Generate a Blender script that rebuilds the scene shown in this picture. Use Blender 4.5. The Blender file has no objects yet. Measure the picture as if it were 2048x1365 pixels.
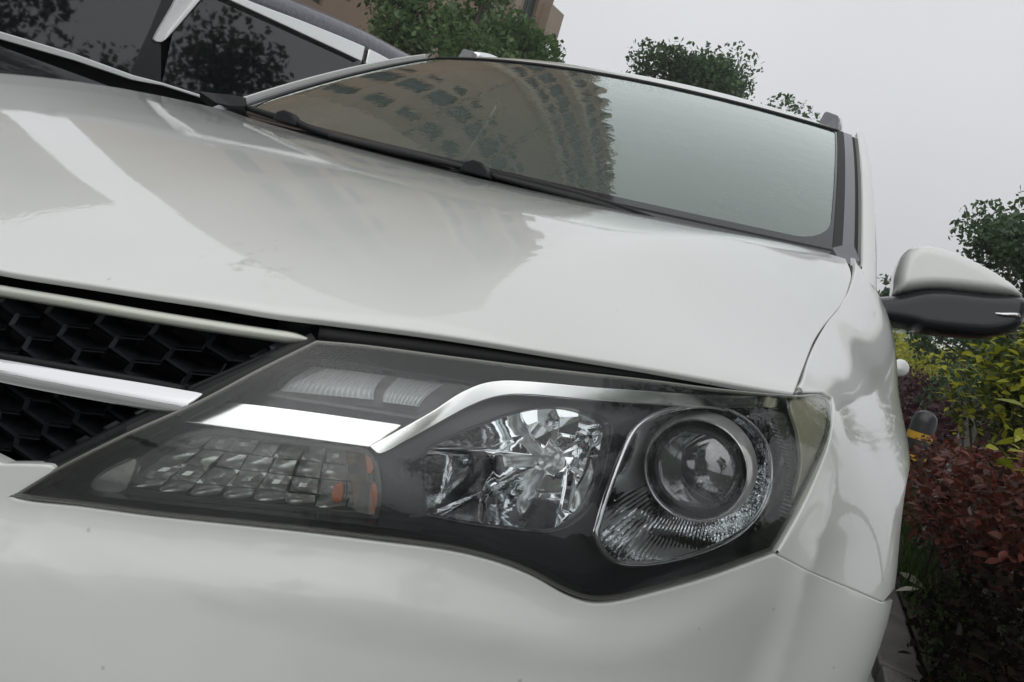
import bpy, math, random
import numpy as np
from mathutils import Matrix, Vector
from mathutils.geometry import delaunay_2d_cdt

random.seed(7); rng = np.random.default_rng(11)
scn = bpy.context.scene
COL = scn.collection

# ------------------------------------------------------------------ camera
CAM = np.array([.782, -.359, .903])
YAW, PIT, ROL = np.radians([21.08, -4.84, 15.98])
FPX = 1547.3                                   # focal length for a 2048 px wide picture


def rotm():
    cy, sy = math.cos(YAW), math.sin(YAW)
    f = np.array([-sy * math.cos(PIT), cy * math.cos(PIT), math.sin(PIT)])
    r = np.array([cy, sy, 0.]); u = np.cross(r, f)
    c, s = math.cos(ROL), math.sin(ROL)
    return np.array([c * r + s * u, -s * r + c * u, f])


RM = rotm()
cam = bpy.data.cameras.new('camera')
cam.sensor_width = 36; cam.lens = FPX / 2048 * 36
cam.clip_start = .02; cam.clip_end = 3000
camo = bpy.data.objects.new('camera', cam); COL.objects.link(camo)
M4 = Matrix.Identity(4)
for i in range(3):
    M4[i][0], M4[i][1], M4[i][2], M4[i][3] = RM[0][i], RM[1][i], -RM[2][i], CAM[i]
camo.matrix_world = M4
scn.camera = camo

# ------------------------------------------------------------------ light
SUN_EL, SUN_AZ = math.radians(46), math.radians(185)
w = bpy.data.worlds.new('World'); scn.world = w; w.use_nodes = True
nt = w.node_tree; nt.nodes.clear()
sky = nt.nodes.new('ShaderNodeTexSky'); sky.sky_type = 'NISHITA'; sky.sun_disc = False
sky.sun_elevation = SUN_EL; sky.sun_rotation = SUN_AZ
sky.air_density = 1.5; sky.dust_density = 5
hs = nt.nodes.new('ShaderNodeHueSaturation'); hs.inputs['Saturation'].default_value = .12
mx = nt.nodes.new('ShaderNodeMixRGB'); mx.inputs[0].default_value = .88
mx.inputs[2].default_value = (8.0, 8.2, 8.45, 1)      # even cloud deck
bg = nt.nodes.new('ShaderNodeBackground'); bg.inputs[1].default_value = .1
out = nt.nodes.new('ShaderNodeOutputWorld')
nt.links.new(sky.outputs[0], hs.inputs['Color']); nt.links.new(hs.outputs[0], mx.inputs[1])
tcw = nt.nodes.new('ShaderNodeTexCoord'); nz = nt.nodes.new('ShaderNodeTexNoise'); nz.inputs['Scale'].default_value = 2.2; nz.inputs['Detail'].default_value = 3
mrw = nt.nodes.new('ShaderNodeMapRange'); mrw.inputs['From Min'].default_value = .3; mrw.inputs['From Max'].default_value = .7; mrw.inputs['To Min'].default_value = .94; mrw.inputs['To Max'].default_value = 1.06
mlw = nt.nodes.new('ShaderNodeVectorMath'); mlw.operation = 'SCALE'      # faint cloud structure all round
nt.links.new(tcw.outputs['Generated'], nz.inputs['Vector']); nt.links.new(nz.outputs['Fac'], mrw.inputs['Value'])
nt.links.new(mx.outputs[0], mlw.inputs[0]); nt.links.new(mrw.outputs[0], mlw.inputs['Scale']); nt.links.new(mlw.outputs[0], bg.inputs[0]); nt.links.new(bg.outputs[0], out.inputs[0])
sun = bpy.data.lights.new('sun', 'SUN'); sun.energy = 1.2; sun.angle = math.radians(110); sun.color = (1, .98, .95)
suno = bpy.data.objects.new('sun', sun); COL.objects.link(suno)
sd = Vector((math.sin(SUN_AZ) * math.cos(SUN_EL), math.cos(SUN_AZ) * math.cos(SUN_EL), math.sin(SUN_EL)))
suno.rotation_euler = sd.to_track_quat('Z', 'Y').to_euler()
scn.view_settings.view_transform = 'Standard'; scn.view_settings.look = 'None'
scn.view_settings.exposure = .15; scn.view_settings.gamma = 1; scn.view_settings.use_curve_mapping = False
scn.cycles.use_denoising = True
scn.cycles.max_bounces = 14; scn.cycles.transparent_max_bounces = 24; scn.cycles.glossy_bounces = 6


# ------------------------------------------------------------------ rays of the survey camera
def ray(u, v):
    d = np.array([(u - 1024) / FPX, (682.5 - v) / FPX, 1.]) @ RM
    return d / np.linalg.norm(d)


def at_x(u, v, X): d = ray(u, v); return CAM + d * (X - CAM[0]) / d[0]
def at_y(u, v, Y): d = ray(u, v); return CAM + d * (Y - CAM[1]) / d[1]
def at_z(u, v, Z): d = ray(u, v); return CAM + d * (Z - CAM[2]) / d[2]


def polar(az, r, z=0.):
    a = math.radians(az)
    return np.array([CAM[0] + r * math.sin(a), CAM[1] + r * math.cos(a), z])


# ------------------------------------------------------------------ small maths
def nrm(a):
    a = np.asarray(a, float)
    return a / np.maximum(np.linalg.norm(a, axis=-1, keepdims=True), 1e-12)


class Spline:                                   # natural cubic spline
    def __init__(s, x, y):
        x = np.asarray(x, float); y = np.asarray(y, float); n = len(x); s.x, s.y = x, y
        A = np.zeros((n, n)); b = np.zeros((n,) + y.shape[1:]); A[0, 0] = A[-1, -1] = 1
        h = np.diff(x)
        for i in range(1, n - 1):
            A[i, i - 1], A[i, i], A[i, i + 1] = h[i - 1], 2 * (h[i - 1] + h[i]), h[i]
            b[i] = 6 * ((y[i + 1] - y[i]) / h[i] - (y[i] - y[i - 1]) / h[i - 1])
        s.m = np.linalg.solve(A, b); s.h = h

    def __call__(s, q):
        q = np.asarray(q, float)
        i = np.clip(np.searchsorted(s.x, q) - 1, 0, len(s.x) - 2)
        h = s.h[i]; a = (s.x[i + 1] - q) / h; b = (q - s.x[i]) / h
        ex = (lambda k: k[..., None]) if s.y.ndim > 1 else (lambda k: k)
        return (ex(a) * s.y[i] + ex(b) * s.y[i + 1]
                + (ex((a ** 3 - a) * h * h) * s.m[i] + ex((b ** 3 - b) * h * h) * s.m[i + 1]) / 6)


def sstep(a, b, x):
    t = np.clip((np.asarray(x, float) - a) / (b - a), 0, 1); return t * t * (3 - 2 * t)


def dense(pts, step=8., closed=False):
    """Polyline resampled; a point followed by None is a sharp corner. Smooth (centripetal) in between."""
    P, corner = [], []
    for p in pts:
        if p is None: corner[-1] = True
        else: P.append(np.asarray(p, float)); corner.append(False)
    P = np.array(P); n = len(P); out_ = []
    rngi = range(n if closed else n - 1)
    for i in rngi:
        p1, p2 = P[i], P[(i + 1) % n]
        p0 = P[i - 1] if (closed or i > 0) and not corner[i] else 2 * p1 - p2
        j = (i + 2) % n
        p3 = P[j] if (closed or i + 2 < n) and not corner[(i + 1) % n] else 2 * p2 - p1
        d1 = max(np.linalg.norm(p2 - p1), 1e-9)
        d0 = max(np.linalg.norm(p1 - p0), 1e-9); d2 = max(np.linalg.norm(p3 - p2), 1e-9)
        m1 = (p2 - p0) / (d0 + d1) * d1; m2 = (p3 - p1) / (d1 + d2) * d1
        k = max(1, int(round(d1 / step)))
        t = np.arange(k)[:, None] / k
        out_.append((2*t**3-3*t**2+1)*p1 + (t**3-2*t**2+t)*m1 + (-2*t**3+3*t**2)*p2 + (t**3-t**2)*m2)
    out_ = np.concatenate(out_)
    if not closed: out_ = np.vstack([out_, P[-1]])
    return out_


def in_poly(q, poly):
    x, y = q[:, 0], q[:, 1]; c = np.zeros(len(q), bool); n = len(poly)
    for i in range(n):
        a, b = poly[i], poly[i - 1]
        if a[1] == b[1]: continue
        c ^= ((a[1] > y) != (b[1] > y)) & (x < (b[0] - a[0]) * (y - a[1]) / (b[1] - a[1]) + a[0])
    return c


def dist_poly(q, poly):
    d = np.full(len(q), 1e9)
    for i in range(len(poly)):
        a, b = poly[i - 1], poly[i]; ab = b - a
        t = np.clip(((q - a) @ ab) / max(ab @ ab, 1e-12), 0, 1)
        d = np.minimum(d, np.linalg.norm(q - a - t[:, None] * ab, axis=1))
    return d


# ------------------------------------------------------------------ objects
WL = {}


def mk(name, V, F, mat, parent=None, normals=None, smooth=True, mirror=False):
    V = np.asarray(V, float).reshape(-1, 3)
    c = (V.min(0) + V.max(0)) / 2
    me = bpy.data.meshes.new(name)
    me.from_pydata((V - c).tolist(), [], [tuple(int(i) for i in f) for f in F])
    me.materials.append(mat)
    if smooth: me.polygons.foreach_set('use_smooth', [True] * len(me.polygons))
    me.update()
    if normals is not None:
        me.normals_split_custom_set_from_vertices(np.asarray(normals).tolist())
    o = bpy.data.objects.new(name, me); COL.objects.link(o)
    put(o, c, parent)
    if mirror:                                   # its twin on the other side of the car
        o2 = o.copy(); COL.objects.link(o2); o2.scale.x = -1; o2.location.x = -c[0] - (WL[parent.name][0] if parent else 0)
    return o


def put(o, c, parent):
    c = np.asarray(c, float); WL[o.name] = c
    if parent is not None:
        o.parent = parent; o.location = c - WL[parent.name]
    else: o.location = c


def thing(name, label, cat, loc=(0, 0, 0), group=None, parent=None):
    o = bpy.data.objects.new(name, None); COL.objects.link(o); o.empty_display_size = .1
    put(o, loc, parent); tag(o, label, cat, group); return o


def part_empty(name, loc, parent):
    o = bpy.data.objects.new(name, None); COL.objects.link(o); o.empty_display_size = .05
    put(o, loc, parent); return o


def tag(o, label=None, cat=None, group=None, kind=None):
    for k, v in (('label', label), ('category', cat), ('group', group), ('kind', kind)):
        if v: o[k] = v
    return o


def copy_tree(o, parent=None):
    c = o.copy(); COL.objects.link(c); c.parent = parent
    for ch in list(o.children): copy_tree(ch, c)
    return c


class MB:
    """collects simple shapes into one mesh"""
    def __init__(s): s.V, s.F = [], []

    def add(s, V, F):
        b = len(s.V); s.V += [tuple(map(float, v)) for v in V]; s.F += [tuple(b + i for i in f) for f in F]; return s

    def box(s, lo, hi, rot=None, piv=None):
        x0, y0, z0 = lo; x1, y1, z1 = hi
        V = np.array([(x0,y0,z0),(x1,y0,z0),(x1,y1,z0),(x0,y1,z0),(x0,y0,z1),(x1,y0,z1),(x1,y1,z1),(x0,y1,z1)], float)
        if rot is not None: V = (V - piv) @ rot.T + piv
        return s.add(V, [(0,3,2,1),(4,5,6,7),(0,1,5,4),(1,2,6,5),(2,3,7,6),(3,0,4,7)])

    def tube(s, path, r, n=10, cap=True, flat=1., upv=(0, 0, 1)):
        P = np.asarray(path, float); r = np.broadcast_to(np.asarray(r, float), (len(P),))
        T = nrm(np.gradient(P, axis=0)); up = np.array(upv, float); V = []
        for p, t, q in zip(P, T, r):
            a = np.cross(up, t)
            if np.linalg.norm(a) < 1e-3: a = np.cross([1, 0, 0], t)
            a = nrm(a); b = np.cross(t, a)
            for k in range(n):
                g = 2 * math.pi * k / n; V.append(p + q * (math.cos(g) * a + flat * math.sin(g) * b))
        F = [(i*n+k, i*n+(k+1) % n, (i+1)*n+(k+1) % n, (i+1)*n+k) for i in range(len(P)-1) for k in range(n)]
        if cap: F += [tuple(range(n))[::-1], tuple((len(P)-1)*n+k for k in range(n))]
        return s.add(V, F)

    def lathe(s, prof, c, axis=(0, 0, 1), n=32, cap=False):
        ax = nrm(axis); a = np.cross(ax, [0, 0, 1.]); a = nrm(a) if np.linalg.norm(a) > 1e-3 else np.array([1., 0, 0]); b = np.cross(ax, a)
        V = [np.asarray(c) + r * (math.cos(2*math.pi*k/n) * a + math.sin(2*math.pi*k/n) * b) + h * ax for r, h in prof for k in range(n)]
        F = [(i*n+k, i*n+(k+1) % n, (i+1)*n+(k+1) % n, (i+1)*n+k) for i in range(len(prof)-1) for k in range(n)]
        if cap: F += [tuple((len(prof)-1)*n+k for k in range(n))]
        return s.add(V, F)

    def build(s, name, mat, parent=None, smooth=False): return mk(name, s.V, s.F, mat, parent, smooth=smooth)


def rim(B, N, M_, thick, r=.0018, closed=True):
    """rolled panel edge: loops running from the boundary round and inward"""
    L1 = B + M_ * r * .7 - N * r * .3; L2 = B + M_ * r - N * r; L3 = B + M_ * r - N * thick
    return np.vstack([L1, L2, L3]), np.vstack([nrm(N + .6 * M_), nrm(M_ + .15 * N), M_])


def panel(name, S, outline, mat, parent, step=.012, thick=.012, holes=(), metric=(1, 1), out=None, mirror=False, r=.0018, edge=True):
    """smooth sheet: S maps (a,b) arrays to points; outline and holes in (a,b)"""
    mt = np.array(metric); polys = [np.asarray(outline) * mt] + [np.asarray(h) * mt for h in holes]
    lo, hi = polys[0].min(0), polys[0].max(0)
    gx, gy = np.meshgrid(np.arange(lo[0], hi[0], step), np.arange(lo[1], hi[1], step), indexing='ij')
    gx = gx + (np.arange(gx.shape[1]) % 2)[None, :] * step * .5
    g = np.c_[gx.ravel(), gy.ravel()]
    k = in_poly(g, polys[0])
    for h in polys[1:]: k &= ~in_poly(g, h)
    g = g[k]
    for h in polys: g = g[dist_poly(g, h) > step * .45]
    pts, edges, n = [], [], 0
    for h in polys:
        m = len(h); pts.append(h); edges += [(n + i, n + (i + 1) % m) for i in range(m)]; n += m
    pts = np.vstack(pts + [g])
    vo, eo, fo, vi, _, _ = delaunay_2d_cdt([Vector(p) for p in pts], edges, [], 0, 1e-7)
    vo = np.array([tuple(v) for v in vo])
    F = np.array([f for f in fo if len(f) == 3])
    cen = vo[F].mean(1); k = in_poly(cen, polys[0])
    for h in polys[1:]: k &= ~in_poly(cen, h)
    F = F[k]
    ab = vo / mt
    V = S(ab[:, 0], ab[:, 1])
    N = surf_n(S, ab, out)
    f0 = np.cross(V[F[:, 1]] - V[F[:, 0]], V[F[:, 2]] - V[F[:, 0]])
    fl = (f0 * N[F[:, 0]]).sum(1) < 0
    F[fl] = F[fl][:, ::-1]
    F = [tuple(f) for f in F]
    if edge:
        for hi_, h in enumerate(polys):                    # rolled edges
            hp = h / mt; B = S(hp[:, 0], hp[:, 1]); NB = surf_n(S, hp, out)
            T = np.roll(B, -1, 0) - np.roll(B, 1, 0)
            Mv = nrm(np.cross(T, NB))
            # outward test in parameter space
            tst = h + nrm((S_inv_step(S, hp, Mv) * mt)) * step * .05
            inside = in_poly(tst, h)
            sgn = -1 if (inside.mean() > .5) else 1
            if hi_ > 0: sgn = -sgn
            Mv = Mv * sgn
            LV, LN = rim(B, NB, Mv, thick, r)
            b = len(V); m = len(B)
            V = np.vstack([V, B, LV]); N = np.vstack([N, NB, LN])
            for L in range(3):
                for i in range(m):
                    q = (b + L*m + i, b + L*m + (i+1) % m, b + (L+1)*m + (i+1) % m, b + (L+1)*m + i)
                    fn = np.cross(V[q[1]] - V[q[0]], V[q[2]] - V[q[0]])
                    F.append(q if fn @ N[q[2]] > 0 else q[::-1])
    return mk(name, V, F, mat, parent, normals=N, mirror=mirror)


def S_inv_step(S, ab, D):
    """parameter direction whose image runs along D (least squares)"""
    e = 1e-4
    da = (S(ab[:, 0] + e, ab[:, 1]) - S(ab[:, 0] - e, ab[:, 1])) / (2*e)
    db = (S(ab[:, 0], ab[:, 1] + e) - S(ab[:, 0], ab[:, 1] - e)) / (2*e)
    a11 = (da*da).sum(1); a12 = (da*db).sum(1); a22 = (db*db).sum(1)
    b1 = (da*D).sum(1); b2 = (db*D).sum(1); det = a11*a22 - a12*a12 + 1e-12
    return np.c_[(a22*b1 - a12*b2)/det, (a11*b2 - a12*b1)/det]


def surf_n(S, ab, out=None, e=1.5e-3):
    a, b = ab[:, 0], ab[:, 1]
    n = nrm(np.cross(S(a+e, b) - S(a-e, b), S(a, b+e) - S(a, b-e)))
    P = S(a, b); ref = P - np.array([0, 1.5, .6]) if out is None else np.broadcast_to(np.asarray(out, float), P.shape)
    s = np.where((n * ref).sum(1) < 0, -1., 1.)
    if abs(s.mean()) > .6: s[:] = np.sign(s.mean())
    return n * s[:, None]


def grid_sheet(name, P, N, mat, parent, thick=0, r=.002, close=False, mirror=False):
    """structured sheet P[i,j] with normals, optional rolled edge"""
    a, b = P.shape[:2]; V = P.reshape(-1, 3); NN = N.reshape(-1, 3)
    F = []
    for i in range(a-1):
        for j in range(b-1):
            q = (i*b+j, i*b+j+1, (i+1)*b+j+1, (i+1)*b+j); F.append(q)
    fn = np.cross(V[F[0][1]] - V[F[0][0]], V[F[0][2]] - V[F[0][0]])
    if fn @ NN[F[0][0]] < 0: F = [q[::-1] for q in F]
    if thick:
        idx = [j for j in range(b)] + [i*b+b-1 for i in range(1, a)] + [(a-1)*b+j for j in range(b-2, -1, -1)] + [i*b for i in range(a-2, 0, -1)]
        B, NB = V[idx], NN[idx]
        T = np.roll(B, -1, 0) - np.roll(B, 1, 0); Mv = nrm(np.cross(T, NB))
        if (Mv * (B - B.mean(0))).sum(1).mean() < 0: Mv = -Mv
        LV, LN = rim(B, NB, Mv, thick, r); m = len(B); s0 = len(V)
        V = np.vstack([V, B, LV]); NN = np.vstack([NN, NB, LN])
        for L in range(3):
            for i in range(m):
                q = (s0+L*m+i, s0+L*m+(i+1) % m, s0+(L+1)*m+(i+1) % m, s0+(L+1)*m+i)
                f_ = np.cross(V[q[1]] - V[q[0]], V[q[2]] - V[q[0]])
                F.append(q if f_ @ NN[q[2]] > 0 else q[::-1])
    return mk(name, V, F, mat, parent, normals=NN, mirror=mirror)


def sheet_from(S, A, B_, out=None):
    a, b = np.meshgrid(A, B_, indexing='ij'); ab = np.c_[a.ravel(), b.ravel()]
    return S(ab[:, 0], ab[:, 1]).reshape(len(A), len(B_), 3), surf_n(S, ab, out).reshape(len(A), len(B_), 3)


# ------------------------------------------------------------------ materials
def principled(name, col, rough=.5, metal=0., spec=.5, coat=0., coat_r=.03, var=.0, vscale=8., bump=0., bscale=60., ior=1.5, emis=None):
    m = bpy.data.materials.new(name); m.use_nodes = True; t = m.node_tree; p = t.nodes['Principled BSDF']
    p.inputs['Base Color'].default_value = (*col, 1); p.inputs['Roughness'].default_value = rough
    p.inputs['Metallic'].default_value = metal; p.inputs['Specular IOR Level'].default_value = spec
    p.inputs['Coat Weight'].default_value = coat; p.inputs['Coat Roughness'].default_value = coat_r; p.inputs['IOR'].default_value = ior
    tc = t.nodes.new('ShaderNodeTexCoord')
    if var:
        n = t.nodes.new('ShaderNodeTexNoise'); n.inputs['Scale'].default_value = vscale; n.inputs['Detail'].default_value = 6
        t.links.new(tc.outputs['Object'], n.inputs['Vector'])
        r = t.nodes.new('ShaderNodeValToRGB'); r.color_ramp.elements[0].position = .3; r.color_ramp.elements[1].position = .7
        r.color_ramp.elements[0].color = (*[c * (1 - var) for c in col], 1); r.color_ramp.elements[1].color = (*[min(1, c * (1 + var)) for c in col], 1)
        t.links.new(n.outputs['Fac'], r.inputs[0]); t.links.new(r.outputs[0], p.inputs['Base Color'])
    if bump:
        n2 = t.nodes.new('ShaderNodeTexNoise'); n2.inputs['Scale'].default_value = bscale; n2.inputs['Detail'].default_value = 4
        t.links.new(tc.outputs['Object'], n2.inputs['Vector'])
        b = t.nodes.new('ShaderNodeBump'); b.inputs['Strength'].default_value = bump; b.inputs['Distance'].default_value = .01
        t.links.new(n2.outputs['Fac'], b.inputs['Height']); t.links.new(b.outputs[0], p.inputs['Normal'])
    return m


def clear(name, ior, tint, rough=.0, haze=0., hazecol=(.5, .52, .52), wave=0., wscale=30., drops=0., gain=1., gcol=(1, 1, 1)):
    """thin clear sheet: Fresnel mirror over straight transmission, with a little film"""
    m = bpy.data.materials.new(name); m.use_nodes = True; t = m.node_tree; t.nodes.clear()
    N = t.nodes.new; o = N('ShaderNodeOutputMaterial'); mixs = N('ShaderNodeMixShader'); fr = N('ShaderNodeFresnel'); fr.inputs[0].default_value = ior
    tr = N('ShaderNodeBsdfTransparent'); tr.inputs[0].default_value = (*tint, 1)
    gl = N('ShaderNodeBsdfGlossy'); gl.inputs['Roughness'].default_value = rough; gl.inputs[0].default_value = (*gcol, 1)
    if gain != 1.:
        mu = N('ShaderNodeMath'); mu.operation = 'MULTIPLY'; mu.use_clamp = True; mu.inputs[1].default_value = gain
        t.links.new(fr.outputs[0], mu.inputs[0]); t.links.new(mu.outputs[0], mixs.inputs[0])
    else: t.links.new(fr.outputs[0], mixs.inputs[0])
    t.links.new(gl.outputs[0], mixs.inputs[2])
    base = tr.outputs[0]
    if haze:
        df = N('ShaderNodeBsdfDiffuse'); df.inputs[0].default_value = (*hazecol, 1)
        m2 = N('ShaderNodeMixShader'); m2.inputs[0].default_value = haze
        t.links.new(tr.outputs[0], m2.inputs[1]); t.links.new(df.outputs[0], m2.inputs[2]); base = m2.outputs[0]
    t.links.new(base, mixs.inputs[1])
    t.links.new(mixs.outputs[0], o.inputs[0])
    if wave or drops:
        tc = N('ShaderNodeTexCoord'); n = N('ShaderNodeTexNoise'); n.inputs['Scale'].default_value = wscale; n.inputs['Detail'].default_value = 3
        t.links.new(tc.outputs['Object'], n.inputs['Vector'])
        b = N('ShaderNodeBump'); b.inputs['Strength'].default_value = 1; b.inputs['Distance'].default_value = wave
        t.links.new(n.outputs['Fac'], b.inputs['Height']); last = b
        if drops:
            # rain beads and rivulets, thicker in patches
            vo = N('ShaderNodeTexVoronoi'); vo.inputs['Scale'].default_value = 115
            nn = N('ShaderNodeTexNoise'); nn.inputs['Scale'].default_value = 2.3; nn.inputs['Detail'].default_value = 3
            t.links.new(tc.outputs['Object'], vo.inputs['Vector']); t.links.new(tc.outputs['Object'], nn.inputs['Vector'])
            rp = N('ShaderNodeMapRange'); rp.inputs['From Min'].default_value = .0; rp.inputs['From Max'].default_value = .35; rp.inputs['To Min'].default_value = 1; rp.inputs['To Max'].default_value = 0
            t.links.new(vo.outputs['Distance'], rp.inputs['Value'])
            r2 = N('ShaderNodeMapRange'); r2.inputs['From Min'].default_value = .52; r2.inputs['From Max'].default_value = .66
            t.links.new(nn.outputs['Fac'], r2.inputs['Value'])
            mm = N('ShaderNodeMath'); mm.operation = 'MULTIPLY'; t.links.new(rp.outputs[0], mm.inputs[0]); t.links.new(r2.outputs[0], mm.inputs[1])
            b2 = N('ShaderNodeBump'); b2.inputs['Strength'].default_value = 1; b2.inputs['Distance'].default_value = drops
            t.links.new(mm.outputs[0], b2.inputs['Height']); t.links.new(b.outputs[0], b2.inputs['Normal']); last = b2
        t.links.new(last.outputs[0], gl.inputs['Normal']); t.links.new(last.outputs[0], fr.inputs['Normal'])
    return m


def leaf_mat(name, c0, c1, rough=.42, spec=.4):
    m = bpy.data.materials.new(name); m.use_nodes = True; t = m.node_tree; p = t.nodes['Principled BSDF']
    g = t.nodes.new('ShaderNodeNewGeometry'); oi = t.nodes.new('ShaderNodeObjectInfo'); r = t.nodes.new('ShaderNodeValToRGB')
    ad = t.nodes.new('ShaderNodeMath'); ad.operation = 'ADD'; fr = t.nodes.new('ShaderNodeMath'); fr.operation = 'FRACT'
    t.links.new(g.outputs['Random Per Island'], ad.inputs[0]); t.links.new(oi.outputs['Random'], ad.inputs[1]); t.links.new(ad.outputs[0], fr.inputs[0])
    r.color_ramp.elements[0].color = (*c0, 1); r.color_ramp.elements[1].color = (*c1, 1)
    t.links.new(fr.outputs[0], r.inputs[0]); t.links.new(r.outputs[0], p.inputs['Base Color'])
    p.inputs['Roughness'].default_value = rough; p.inputs['Specular IOR Level'].default_value = spec
    tr = t.nodes.new('ShaderNodeBsdfTranslucent'); mxs = t.nodes.new('ShaderNodeMixShader'); mxs.inputs[0].default_value = .42
    t.links.new(r.outputs[0], tr.inputs[0]); o = t.nodes['Material Output']
    t.links.new(p.outputs[0], mxs.inputs[1]); t.links.new(tr.outputs[0], mxs.inputs[2]); t.links.new(mxs.outputs[0], o.inputs[0])
    return m


def paint_white(name):
    """pearl white with road film and a few scuffs near the nose"""
    m = principled(name, (.74, .75, .73), .42, coat=1., coat_r=.015)
    t = m.node_tree; p = t.nodes['Principled BSDF']; N = t.nodes.new; p.inputs['Coat IOR'].default_value = 1.58
    ge = N('ShaderNodeNewGeometry')
    n = N('ShaderNodeTexNoise'); n.inputs['Scale'].default_value = 3.5; n.inputs['Detail'].default_value = 8; n.inputs['Roughness'].default_value = .65
    t.links.new(ge.outputs['Position'], n.inputs['Vector'])
    r = N('ShaderNodeValToRGB'); r.color_ramp.elements[0].position = .35; r.color_ramp.elements[1].position = .6
    r.color_ramp.elements[0].color = (.595, .61, .585, 1); r.color_ramp.elements[1].color = (.615, .63, .612, 1)
    t.links.new(n.outputs['Fac'], r.inputs[0])
    # scuff spots
    mp = N('ShaderNodeVectorMath'); mp.operation = 'DISTANCE'; mp.inputs[1].default_value = tuple(SCUFF)
    t.links.new(ge.outputs['Position'], mp.inputs[0])
    r2 = N('ShaderNodeMapRange'); r2.inputs['From Min'].default_value = .05; r2.inputs['From Max'].default_value = .02
    t.links.new(mp.outputs['Value'], r2.inputs['Value'])
    n2 = N('ShaderNodeTexNoise'); n2.inputs['Scale'].default_value = 38; n2.inputs['Detail'].default_value = 5
    t.links.new(ge.outputs['Position'], n2.inputs['Vector'])
    r3 = N('ShaderNodeMapRange'); r3.inputs['From Min'].default_value = .57; r3.inputs['From Max'].default_value = .72; r3.inputs['To Max'].default_value = .75
    t.links.new(n2.outputs['Fac'], r3.inputs['Value'])
    mu = N('ShaderNodeMath'); mu.operation = 'MULTIPLY'; t.links.new(r2.outputs[0], mu.inputs[0]); t.links.new(r3.outputs[0], mu.inputs[1])
    mxx = N('ShaderNodeMixRGB'); mxx.inputs[2].default_value = (.22, .2, .16, 1)
    t.links.new(mu.outputs[0], mxx.inputs[0]); t.links.new(r.outputs[0], mxx.inputs[1]); t.links.new(mxx.outputs[0], p.inputs['Base Color'])
    vo = N('ShaderNodeTexVoronoi'); vo.inputs['Scale'].default_value = 42; t.links.new(ge.outputs['Position'], vo.inputs['Vector'])
    rv = N('ShaderNodeMapRange'); rv.inputs['From Min'].default_value = .085; rv.inputs['From Max'].default_value = .04; rv.inputs['To Max'].default_value = .5; t.links.new(vo.outputs['Distance'], rv.inputs['Value'])
    sp_ = N('ShaderNodeSeparateColor'); t.links.new(vo.outputs['Color'], sp_.inputs[0]); gt = N('ShaderNodeMath'); gt.operation = 'GREATER_THAN'; gt.inputs[1].default_value = .78; t.links.new(sp_.outputs[0], gt.inputs[0])
    ms = N('ShaderNodeMath'); ms.operation = 'MULTIPLY'; t.links.new(rv.outputs[0], ms.inputs[0]); t.links.new(gt.outputs[0], ms.inputs[1])
    m5 = N('ShaderNodeMixRGB'); m5.inputs[2].default_value = (.27, .25, .21, 1); t.links.new(ms.outputs[0], m5.inputs[0]); t.links.new(mxx.outputs[0], m5.inputs[1]); t.links.new(m5.outputs[0], p.inputs['Base Color'])
    # fine orange peel in the clear coat
    n4 = N('ShaderNodeTexNoise'); n4.inputs['Scale'].default_value = 190; n4.inputs['Detail'].default_value = 1
    t.links.new(ge.outputs['Position'], n4.inputs['Vector'])
    b = N('ShaderNodeBump'); b.inputs['Strength'].default_value = .35; b.inputs['Distance'].default_value = .00012
    t.links.new(n4.outputs['Fac'], b.inputs['Height']); t.links.new(b.outputs[0], p.inputs['Coat Normal'])
    return m


# ------------------------------------------------------------------ the hull of the car: one smooth body everything is cut from
HL = .85
_phi = np.linspace(0, math.pi / 2, 4001)
_xh = np.sin(_phi) ** (2 / 3.2); _yh = HL * (1 - np.cos(_phi) ** (2 / 2.2))
_s = np.concatenate([[0], np.cumsum(np.hypot(np.diff(_xh) * .9, np.diff(_yh)))]); SMAX = _s[-1]
_st = np.linspace(0, SMAX, 500); _xt = np.interp(_st, _s, _xh); _yt = np.interp(_st, _s, _yh)
for _ in range(3):                               # light smoothing keeps the reflections calm
    _xt[1:-1] = (_xt[:-2] + 2*_xt[1:-1] + _xt[2:]) / 4; _yt[1:-1] = (_yt[:-2] + 2*_yt[1:-1] + _yt[2:]) / 4
_xs, _ys = Spline(_st, _xt), Spline(_st, _yt)

SEAM = np.array([(.773, .4, .874), (.772, .52, .897), (.777, .75, .953), (.787, .95, 1.002), (.797, 1.06, 1.043), (.796, 1.12, 1.071), (.775, 1.19, 1.097), (.775, 1.4, 1.13), (.775, 5., 1.2)])
_sx = Spline(SEAM[:, 1], SEAM[:, 0]); _sz = Spline(SEAM[:7, 1], SEAM[:7, 2])


def seam_z(y): return np.where(y > 1.19, 1.097 + (np.clip(y, 1.19, 9) - 1.19) * .0, _sz(np.clip(y, .3, 1.19)))


def setback(z):
    return np.where(z > .7, 3 * (np.minimum(z, .9) - .7) ** 2 + np.clip(z - .9, 0, 9) * 1.2, 0) + .5 * np.clip(.5 - z, 0, 9) ** 2


def nose(z, y, off=0.):
    """plan curve of the nose"""
    yh = y - setback(z) - off
    xh = np.where(yh > HL, 1., np.interp(yh, _yt, _xt)); xh = np.where(yh > 0, xh, 0)
    return (.905 - .10 * np.clip(.55 - z, 0, 1) ** 1.5 - off) * xh


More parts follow.
